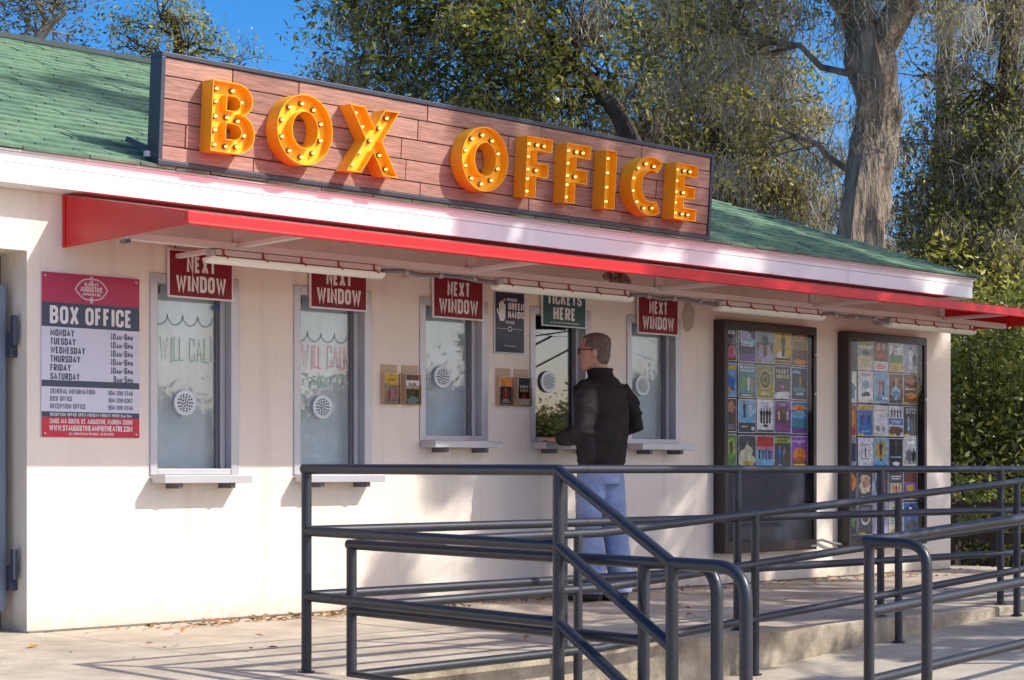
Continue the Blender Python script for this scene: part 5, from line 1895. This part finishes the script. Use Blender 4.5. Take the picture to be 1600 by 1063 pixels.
def tree(name, label, trunk, radii, blobs, leafmat, bark, seed, leaf=.10, per=46, sig=.24, clumps=60, moss=0, moss_len=.9, moss_per=40, aspect=.42, group='trees behind the building', cat='tree', trunk_moss=None, thin=.36, limb_r=None):
    """trunk: path of points; blobs: (centre, (rx, ry, rz), density)"""
    rng = np.random.default_rng(seed)
    root = empty(name, tuple(trunk[0]))
    tag(root, label, cat, group)
    tb, bb = MB(), MB()
    # smooth trunk
    pts, rad = [], []
    tr = [np.asarray(p, float) for p in trunk]
    for i in range(len(tr) - 1):
        for k in range(6):
            t = k / 6
            p0, p1, p2, p3 = tr[max(0, i - 1)], tr[i], tr[i + 1], tr[min(len(tr) - 1, i + 2)]
            p = .5 * ((2 * p1) + (-p0 + p2) * t + (2 * p0 - 5 * p1 + 4 * p2 - p3) * t * t + (-p0 + 3 * p1 - 3 * p2 + p3) * t ** 3)
            pts.append(p)
            rad.append(radii[i] * (1 - t) + radii[i + 1] * t)
    pts.append(tr[-1])
    rad.append(radii[-1])
    tb.tube(pts, rad, 20, jitter=.5)
    tb.build('trunk', bark, root, smooth=True)
    LV, LQ, MV, MQ, TV, TQ = [], [], [], [], [], []
    nl = nm = nt_ = 0
    P = np.array(pts)
    for (c, rr3, dens) in blobs:
        c = np.asarray(c, float)
        rr3 = np.asarray(rr3, float) * np.ones(3)
        d = np.linalg.norm(P - c, axis=1) + np.abs(P[:, 2] - (c[2] - rr3[2])) * .6
        a = P[int(np.argmin(d))]
        limb = bez(a, c + rng.normal(size=3) * rr3 * .2, rng.uniform(.0, .5), 7, rng, .06)
        r0 = limb_r or min(.10, .035 + .02 * float(rr3.max()))
        lm_ = MB().tube(limb, [r0 * (1 - .1 * k) for k in range(len(limb))], 6, cap=False)
        if len(blobs) <= 20:
            lm_.build('limb', bark, root, smooth=True)
        else:
            bb.add(lm_.v, lm_.f)
        n = max(5, int(clumps * dens * thin))
        g = rng.normal(size=(n, 3))
        g /= np.linalg.norm(g, axis=1, keepdims=True)
        cl = c + g * rr3 * (rng.uniform(.15, 1.0, (n, 1)) ** .55)
        la = np.array(limb)
        s0 = la[rng.integers(2, len(limb), n)]
        for A2, B2, ra, rb in ((s0[::2], cl[::2], .018, .006), (np.repeat(cl, 3, 0), np.repeat(cl, 3, 0) + rng.normal(size=(3 * n, 3)) * sig * 1.3, .006, .002)):
            v, q = twigs(A2, B2, ra, rb, rng)
            TV.append(v)
            TQ.append(q + nt_)
            nt_ += len(v)
        # leaves sit in tufts on the twig ends round each clump
        tuft = np.repeat(cl, 4, 0) + rng.normal(size=(4 * n, 3)) * sig * .95
        v, q = leaves(tuft, max(4, int(per * .19)), sig * .42 * rng.uniform(.7, 1.3, 4 * n), leaf, rng, aspect)
        LV.append(v)
        LQ.append(q + nl)
        nl += len(v)
        if moss:
            k = int(moss * dens * .40)
            if k:
                mp = cl[rng.integers(0, n, k)] + np.array([0, 0, -.05])
                v, q = moss_strands(mp, moss_per, moss_len * .8, .15, rng)
                MV.append(v)
                MQ.append(q + nm)
                nm += len(v)
    if trunk_moss is not None:
        mp = []
        for k in range(trunk_moss):
            i = rng.integers(0, len(P))
            an = rng.uniform(0, 2 * np.pi)
            mp.append(P[i] + rad[i] * 1.0 * np.array([math.cos(an), math.sin(an), 0]))
        v, q = moss_strands(mp, 34, .42, .06, rng)
        MV.append(v)
        MQ.append(q + nm)
    if bb.v:
        bb.build('limbs', bark, root, smooth=True)['kind'] = 'stuff'
    fast_mesh('twigs', np.concatenate(TV), np.concatenate(TQ), bark, root)['kind'] = 'stuff'
    o = fast_mesh('crown', np.concatenate(LV), np.concatenate(LQ), leafmat, root)
    if MV:
        fast_mesh('hanging_moss', np.concatenate(MV), np.concatenate(MQ), M['moss'], root)['kind'] = 'stuff'
    return root


def B(x, y, d, rx, ry=None, rz=None, dens=1.0):
    """crown lobe seen at photo pixel (x, y), d metres away"""
    return (world_at(x, y, d), (rx, ry or rx, rz or rx), dens)


def gz(p, z=-.36):
    q = np.array(p, float)
    q[2] = z
    return q


# large moss-hung oak, forked trunk, right of the building
o0 = world_at(1340, 430, 21.5)
fork = world_at(1362, 100, 21.5)
tree('oak_tree', 'large forked oak with thick trunk draped in grey moss', [gz(o0), world_at(1338, 460, 21.5), world_at(1348, 330, 21.5), world_at(1368, 200, 21.6), fork, world_at(1335, 20, 21.8), world_at(1270, -60, 22), world_at(1200, -160, 22.5)],
     [.46, .33, .29, .27, .27, .21, .18, .11],
     [B(1180, -60, 22.5, 1.6, dens=1.2), B(1260, -150, 22, 1.8, dens=1), B(1300, -260, 23, 2.2), B(1110, 40, 22.5, 1.1, dens=.9), B(1100, -170, 22, 1.8), B(1200, 210, 22, .8, dens=.35)],
     M['leaf_o'], M['bark'], 21, leaf=.085, per=60, sig=.22, clumps=90, moss=34, moss_len=1.0, moss_per=60, trunk_moss=70)
# its second leader stands as a neighbouring stem
tree('oak_tree', 'leaning right-hand oak stem rising from the big fork', [fork + np.array([0, 0, -.55]), fork, world_at(1392, 50, 21.5), world_at(1418, -20, 21.4), world_at(1440, -120, 21.3), world_at(1460, -260, 21.3)],
     [.14, .17, .18, .165, .14, .09],
     [B(1460, -80, 21.5, 1.3, dens=.8), B(1540, -160, 21.5, 1.6), B(1400, -260, 21.5, 1.8)],
     M['leaf_o'], M['bark'], 22, leaf=.085, per=60, sig=.22, clumps=80, moss=30, moss_len=1.1, moss_per=60, trunk_moss=24)
# broad dark magnolia-like tree behind the sign
tree('magnolia_tree', 'dense dark glossy-leaved tree rising behind the middle of the sign', [gz(world_at(995, 300, 24.5)), world_at(995, 420, 24.5), world_at(990, 250, 24.5), world_at(972, 190, 24.5), world_at(935, 140, 24.8), world_at(870, 70, 25), world_at(770, -10, 25)],
     [.24, .20, .16, .13, .10, .08, .05],
     [B(590, 70, 25, .75, dens=.8), B(530, 15, 25, .5, dens=.4), B(600, -40, 25, 1.0, dens=.8), B(660, 30, 25, .8, dens=.9), B(600, 145, 25.5, .55, dens=.4), B(700, 110, 25, .9, dens=1.2), B(740, -10, 24.5, 1.1, dens=1.3), B(650, 190, 25.5, .5, dens=.45),
      B(800, 120, 24.5, 1.05, dens=1.5), B(830, 20, 25, 1.2, dens=1.4), B(880, 190, 25, .75, dens=1.1), B(940, 100, 25.2, .9, dens=1.0), B(930, 0, 25, 1.2, dens=1.2), B(760, 190, 25.5, .6, dens=.7), B(700, -100, 25, 1.4, dens=.8), B(850, -120, 25, 1.6, dens=.8)],
     M['leaf_m'], M['bark_d'], 23, leaf=.125, per=46, sig=.22, clumps=105, moss=16, moss_len=.9, moss_per=55, aspect=.40)
tree('oak_tree', 'moss-hung oak filling the gap between the sign and the big trunk', [gz(world_at(1110, 300, 26)), world_at(1112, 400, 26), world_at(1118, 240, 26), world_at(1108, 140, 26), world_at(1085, 40, 26), world_at(1060, -80, 26)],
     [.22, .19, .16, .13, .10, .06],
     [B(1030, 150, 26, .85, dens=1.1), B(1090, 80, 26, .9, dens=.9), B(1160, 140, 26, .95, dens=1.2), B(1120, 220, 26, .9, dens=1.2), B(1210, 230, 26, .9, dens=1.2), B(1260, 290, 26, .7, dens=1.0), B(1180, 300, 26, .7, dens=1.0), B(1240, 150, 26, .8, dens=.8), B(1040, 60, 26.2, .8, dens=.6), B(1010, 220, 26, .6, dens=.9), B(1150, 30, 26, .8, dens=.6), B(1030, -40, 26, 1.2, dens=.9)],
     M['leaf_o'], M['bark_d'], 24, leaf=.095, per=56, sig=.22, clumps=95, moss=40, moss_len=.85, moss_per=60)
tree('grey_tree', 'slim pale grey trunk with bare twigs behind the forked oak', [gz(world_at(1485, 300, 27)), world_at(1478, 420, 27), world_at(1476, 250, 27), world_at(1480, 100, 27), world_at(1474, -30, 27), world_at(1490, -200, 27)],
     [.20, .17, .16, .15, .13, .08],
     [B(1430, 110, 27, .7, dens=.18), B(1540, 60, 27, 1.0, dens=.5), B(1440, 20, 27, .9, dens=.25), B(1420, 200, 27, .5, dens=.15), B(1500, -120, 27, 1.6, dens=.8)],
     M['leaf_o'], M['bark_g'], 25, leaf=.09, per=40, sig=.25, clumps=90, moss=20, moss_per=40)
tree('cedar_tree', 'dark mossy evergreen at the far right behind the roof end', [gz(world_at(1570, 300, 23)), world_at(1570, 400, 23), world_at(1565, 250, 23), world_at(1575, 100, 23), world_at(1590, -60, 23)],
     [.2, .18, .15, .12, .08],
     [B(1590, 60, 23, .8, dens=1.0), B(1530, 160, 23.5, .8, dens=1.0), B(1600, 170, 23, .7, dens=1.0), B(1480, 240, 24, .7, dens=.9), B(1560, 250, 23, .8, dens=1.2), B(1450, 330, 23.5, .7, dens=1.1), B(1530, 330, 23, .8, dens=1.3), B(1600, 330, 22.8, .7, dens=1.2), B(1490, 410, 22.5, .65, dens=1.2), B(1570, 420, 22.5, .75, dens=1.3), B(1420, 390, 24, .55, dens=.8), B(1560, -30, 23, 1.0, dens=.8), B(1640, 420, 22.5, .8, dens=1.0), B(1640, 250, 22.5, .8, dens=.8)],
     M['leaf_m'], M['bark_d'], 26, leaf=.085, per=58, sig=.21, clumps=95, moss=38, moss_len=.8, moss_per=55)
# far trees at the left
tree('sparse_tree', 'sparse-leaved tree at the far left edge above the roof', [gz(world_at(40, 300, 33)), world_at(45, 300, 33), world_at(55, 120, 33), world_at(60, 60, 33), world_at(100, 20, 33)],
     [.2, .15, .12, .10, .06],
     [B(20, 10, 33, .8, dens=.5), B(80, 15, 33, .6, dens=.4), B(110, 60, 33, .5, dens=.18), B(40, -50, 33, 1.2, dens=.6), B(-30, 50, 33, .8, dens=.4), B(135, -10, 33, .5, dens=.2)],
     M['leaf_y'], M['bark_g'], 27, leaf=.10, per=30, sig=.20, clumps=90, thin=.62, group='thin trees behind the left roof')
tree('sparse_tree', 'sparse-leaved tree rising behind the left end of the sign', [gz(world_at(270, 300, 33)), world_at(268, 280, 33), world_at(270, 130, 33), world_at(280, 70, 33), world_at(265, 20, 33)],
     [.2, .15, .12, .09, .05],
     [B(265, 25, 33, .55, dens=.55), B(205, 60, 33, .42, dens=.3), B(290, 60, 33, .6, dens=.5), B(330, 85, 33, .5, dens=.28), B(235, 90, 33, .5, dens=.3), B(370, 95, 33, .4, dens=.18), B(190, 35, 33, .2, dens=.06)],
     M['leaf_o'], M['bark_d'], 28, leaf=.10, per=30, sig=.19, clumps=95, thin=.62, group='thin trees behind the left roof')
tree('small_tree', 'small yellow-green treetop peeping over the sign', [gz(world_at(525, 300, 31)), world_at(525, 240, 31), world_at(525, 140, 31)],
     [.1, .07, .03], [B(520, 122, 31, .42, dens=.5), B(560, 135, 31, .4, dens=.4), B(495, 132, 31, .25, dens=.2)],
     M['leaf_y'], M['bark_d'], 29, leaf=.09, per=34, sig=.16, clumps=90, thin=.62, group='thin trees behind the left roof')


# shrubs beyond the right end of the building
def shrub(label, c, rad3, mat, seed, n=75, per=42, leaf=.09, sig=.16):
    rng = np.random.default_rng(seed)
    c = np.asarray(c, float)
    root = empty('shrub', (c[0], c[1], -.36))
    tag(root, label, 'shrub', 'shrubs beyond the right end of the building')
    r3 = np.asarray(rad3, float)
    g = rng.normal(size=(n, 3))
    g /= np.linalg.norm(g, axis=1, keepdims=True)
    cl = c + g * r3 * (rng.uniform(.1, 1, (n, 1)) ** .5)
    cl[:, 2] = np.maximum(cl[:, 2], -.2)
    bb = MB()
    base = np.array([c[0], c[1], -.36])
    for k in range(0, n, 3):
        s = base + rng.normal(size=3) * np.array([.25, .25, 0])
        bb.tube(bez(s, cl[k], .3, 4, rng, .05), [.022, .018, .013, .009, .004], 4, cap=False)
    bb.build('stems', M['bark_d'], root, smooth=True)
    v, q = leaves(cl, per, sig * rng.uniform(.6, 1.5, n), leaf, rng, .40)
    fast_mesh('foliage', v, q, mat, root)


shrub('bright yellow-green shrub just past the right corner of the wall', world_at(1545, 560, 18.5), (.75, .75, .65), M['leaf_s'], 31, leaf=.10)
shrub('tall leafy shrub at the right edge under the awning end', world_at(1600, 620, 18), (.7, .7, .9), M['leaf_s'], 32, leaf=.10)
shrub('dark dense shrub low beside the right wall corner', world_at(1520, 690, 18.8), (.8, .8, .85), M['leaf_s'], 33, leaf=.11)
shrub('dark dense shrub low at the right edge behind the railing', world_at(1610, 740, 18.2), (.9, .9, .8), M['leaf_m'], 34, leaf=.11)
shrub('deep green shrub farther back between the two bright ones', world_at(1570, 640, 21), (1.2, 1.2, 1.6), M['leaf_m'], 35, n=150, leaf=.11)
shrub('deep green shrub far behind the wall corner', world_at(1480, 600, 22), (1.2, 1.2, 1.8), M['leaf_o'], 36, n=130, leaf=.11)
shrub('low ferny shrub at the foot of the right shrubbery', world_at(1540, 800, 17.0), (.8, .6, .4), M['leaf_s'], 37, n=50, leaf=.09)
# dark rail fence in front of the shrubs
fc = empty('rail_fence', tuple(gz(world_at(1540, 800, 16.5))))
tag(fc, 'low dark two-rail fence in front of the right shrubs', 'fence')
fa, fb = world_at(1490, 800, 16.6), world_at(1700, 800, 15.2)
for z in (.22, .50):
    a, b2 = fa.copy(), fb.copy()
    a[2] = b2[2] = z
    MB().obox(a, b2, .04, .10).build('fence_rail', M['bark_d'], fc)
for t in (0.0, .35, .7, 1.0):
    p = fa * (1 - t) + fb * t
    MB().box(p[0] - .05, p[0] + .05, p[1] - .05, p[1] + .05, -.36, .58).build('fence_post', M['bark_d'], fc, bevel=.006)
pp_ = world_at(1571, 545, 20)
o = MB().box(pp_[0] - .055, pp_[0] + .055, pp_[1] - .055, pp_[1] + .055, -.36, pp_[2] + .25).build('wooden_post', pmat('tan_post', (.42, .30, .18), .8, var=.2), bevel=.006)
tag(o, 'tall tan wooden post among the right-hand shrubs', 'post')

# tall trees out of frame between the building and the sun: their crowns dapple the right half
shl = M['leaf_o']


def sunward(xw, zw, t):
    """point t metres sunward of wall point (xw, 0, zw)"""
    return np.array([xw + .62 * t, -t, zw + .94 * t])


rs_ = np.random.default_rng(77)
lob = []
# foliage clumps are kept apart so that sun gets through between them
for _ in range(9000):
    xw, zw = rs_.uniform(-.6, 12.5), rs_.uniform(-3.4, 5.2)
    lim = 2.25 if zw > -.2 else 2.25 + (zw + .2) * 1.1
    if xw < lim + .12:
        continue
    # slanting gaps let streaks of sun through
    if mnoise.noise(Vector((xw * 1.5 + zw * .35, zw * .8, 3.1))) < .13:
        continue
    r_ = rs_.uniform(.10, .27)
    if any((xw - a) ** 2 + (zw - b2) ** 2 < (r_ + c) ** 2 * .62 for a, b2, c in lob):
        continue
    lob.append((xw, zw, r_))
lobes = []
for xw, zw, r_ in lob:
    lobes.append((sunward(xw, zw, 7.0 + rs_.uniform(-1., 1.)), (r_ * .75, r_ * .75, r_ * .7), (r_ / .2) ** 2))
tree('shade_oak', 'tall leafy oak standing in front of the building, outside the view', [np.array([17.9, -11, -.36]), np.array([17.9, -11, 3.]), np.array([17.7, -11, 6.5]), np.array([16., -9.5, 8.5]), np.array([12., -7.6, 9.5])], [.5, .42, .36, .26, .12], lobes, M['leaf_o'], M['bark'], 51,
     leaf=.13, per=80, sig=.06, clumps=6, moss=0, thin=1.0, limb_r=.007, group='tall oaks out in front of the building')
# a single long limb that throws the small shadow on the upper left roof
tree('shade_oak', 'oak with one outstretched limb, outside the view to the right', [np.array([16., -20, -.36]), np.array([14., -19, 7.]), sunward(3.6, 4.6, 15), sunward(2.0, 4.7, 14.5)], [.35, .25, .1, .05],
     [(sunward(1.55, 4.72, 14.5), (.55, .4, .16), .6), (sunward(2.4, 4.55, 14.6), (.4, .4, .15), .4)], M['leaf_o'], M['bark'], 53, leaf=.11, per=50, sig=.16, clumps=26, group='tall oaks out in front of the building')

# a line of low far trees across the car park, mirrored in the ticket windows
rng = np.random.default_rng(91)
cl = rng.normal(size=(120, 3))
cl /= np.linalg.norm(cl, axis=1, keepdims=True)
cl = cl * np.array([2.6, 2.6, 1.7]) * rng.uniform(.3, 1, (120, 1)) ** .5 + np.array([0, 0, 2.6])
v, q = leaves(cl, 90, .42, .21, rng, .5)
ft0 = empty('far_tree', (0, 0, -.35), local=True)
tag(ft0, 'low rounded tree across the car park, outside the view', 'tree', 'trees across the car park')
fcrown = fast_mesh('crown', v, q, M['leaf_o'])
fcrown.parent = ft0
ftr = MB().tube([(0, 0, 0), (.1, 0, 1.2), (0, .1, 2.6)], [.2, .16, .1], 8).build('trunk', M['bark_d'])
ftr.parent = ft0
spots = []
for k in range(32):
    a = R(-14 - k * 2.1)
    d = 52 + rng.uniform(-6, 8)
    spots.append((3 + d * math.cos(a), d * math.sin(a), rng.uniform(.75, 1.25), rng.uniform(0, 6)))
for i, (x, y, s, rz) in enumerate(spots):
    r_ = ft0 if i == 0 else ft0.copy()
    if i:
        COL.objects.link(r_)
        for ch in (fcrown, ftr):
            c_ = ch.copy()
            COL.objects.link(c_)
            c_.parent = r_
    r_.location = (x, y, -.35)
    r_.scale = (s, s, s * rng.uniform(.66, .88))
    r_.rotation_euler = (0, 0, rz)

# ================================================================== FALLEN LEAVES
rng = np.random.default_rng(5)
pts = []
for cx, cy, n, sx, sy in ((1.05, -.22, 60, .35, .06), (1.75, -.20, 90, .45, .06), (2.6, -.18, 60, .5, .07), (3.4, -.16, 70, .6, .08), (4.6, -.2, 60, .9, .09), (6.0, -.25, 70, 1.2, .12), (7.5, -.3, 60, .8, .2), (3.5, -1.0, 26, 2.6, .7), (.2, -.9, 8, 1.2, .5)):
    p = rng.normal(size=(n, 3)) * np.array([sx, sy, 0]) + np.array([cx, cy, 0.006])
    p[:, 1] = np.minimum(p[:, 1], -.03)
    p[:, 2] = rng.uniform(.004, .012, n)
    pts.append(p)
pts = np.concatenate(pts)


def flat_leaves(p, size, rng):
    N = len(p)
    a = rng.uniform(0, 2 * np.pi, N)
    d = np.stack([np.cos(a), np.sin(a), rng.uniform(-.1, .45, N)], 1)
    u = np.stack([-np.sin(a), np.cos(a), rng.uniform(-.2, .2, N)], 1)
    L = size * rng.uniform(.6, 1.4, (N, 1))
    up = np.array([0, 0, 1.0])
    v = np.stack([p, p + d * L * .5 + u * L * .22 + up * L * .12, p + d * L, p + d * L * .5 - u * L * .22 + up * L * .12], 1)
    return v.reshape(-1, 3), np.arange(N * 4).reshape(N, 4)


v, q = flat_leaves(pts, .05, rng)
o = fast_mesh('leaf_litter', v, q, M['dry'])
o['kind'] = 'stuff'
tag(o, 'brown dry leaves drifted along the foot of the wall', 'leaf litter')
p = np.stack([rng.uniform(8.6, 16, 5000), rng.uniform(-4.5, 6, 5000), rng.uniform(-.355, -.30, 5000)], 1)
p = p[~((p[:, 0] < 9.25) & (p[:, 1] < .4))]
v, q = flat_leaves(p, .09, rng)
o = fast_mesh('leaf_litter', v, q, M['dry'])
o['kind'] = 'stuff'
tag(o, 'brown leaf litter on the ground beyond the terrace end', 'leaf litter')
for i, (x, y, m_, lb) in enumerate(((-.36, -.72, 'leaf_y', 'single yellow fallen leaf at the lower left of the pavement'), (.95, -.34, 'dry', 'reddish brown curled leaf on the pavement left of the drift'), (.60, -.16, 'dry', 'small dark dry leaf at the wall foot on the left'))):
    v, q = flat_leaves(np.array([[x, y, .006]]), .085, np.random.default_rng(i + 3))
    o = fast_mesh('fallen_leaf', v, q, pmat('gold_leaf', (.55, .30, .02), .6) if i == 0 else M['dry'], off=(x, y, .006))
    o.location = (x, y, .006)
    tag(o, lb, 'leaf')
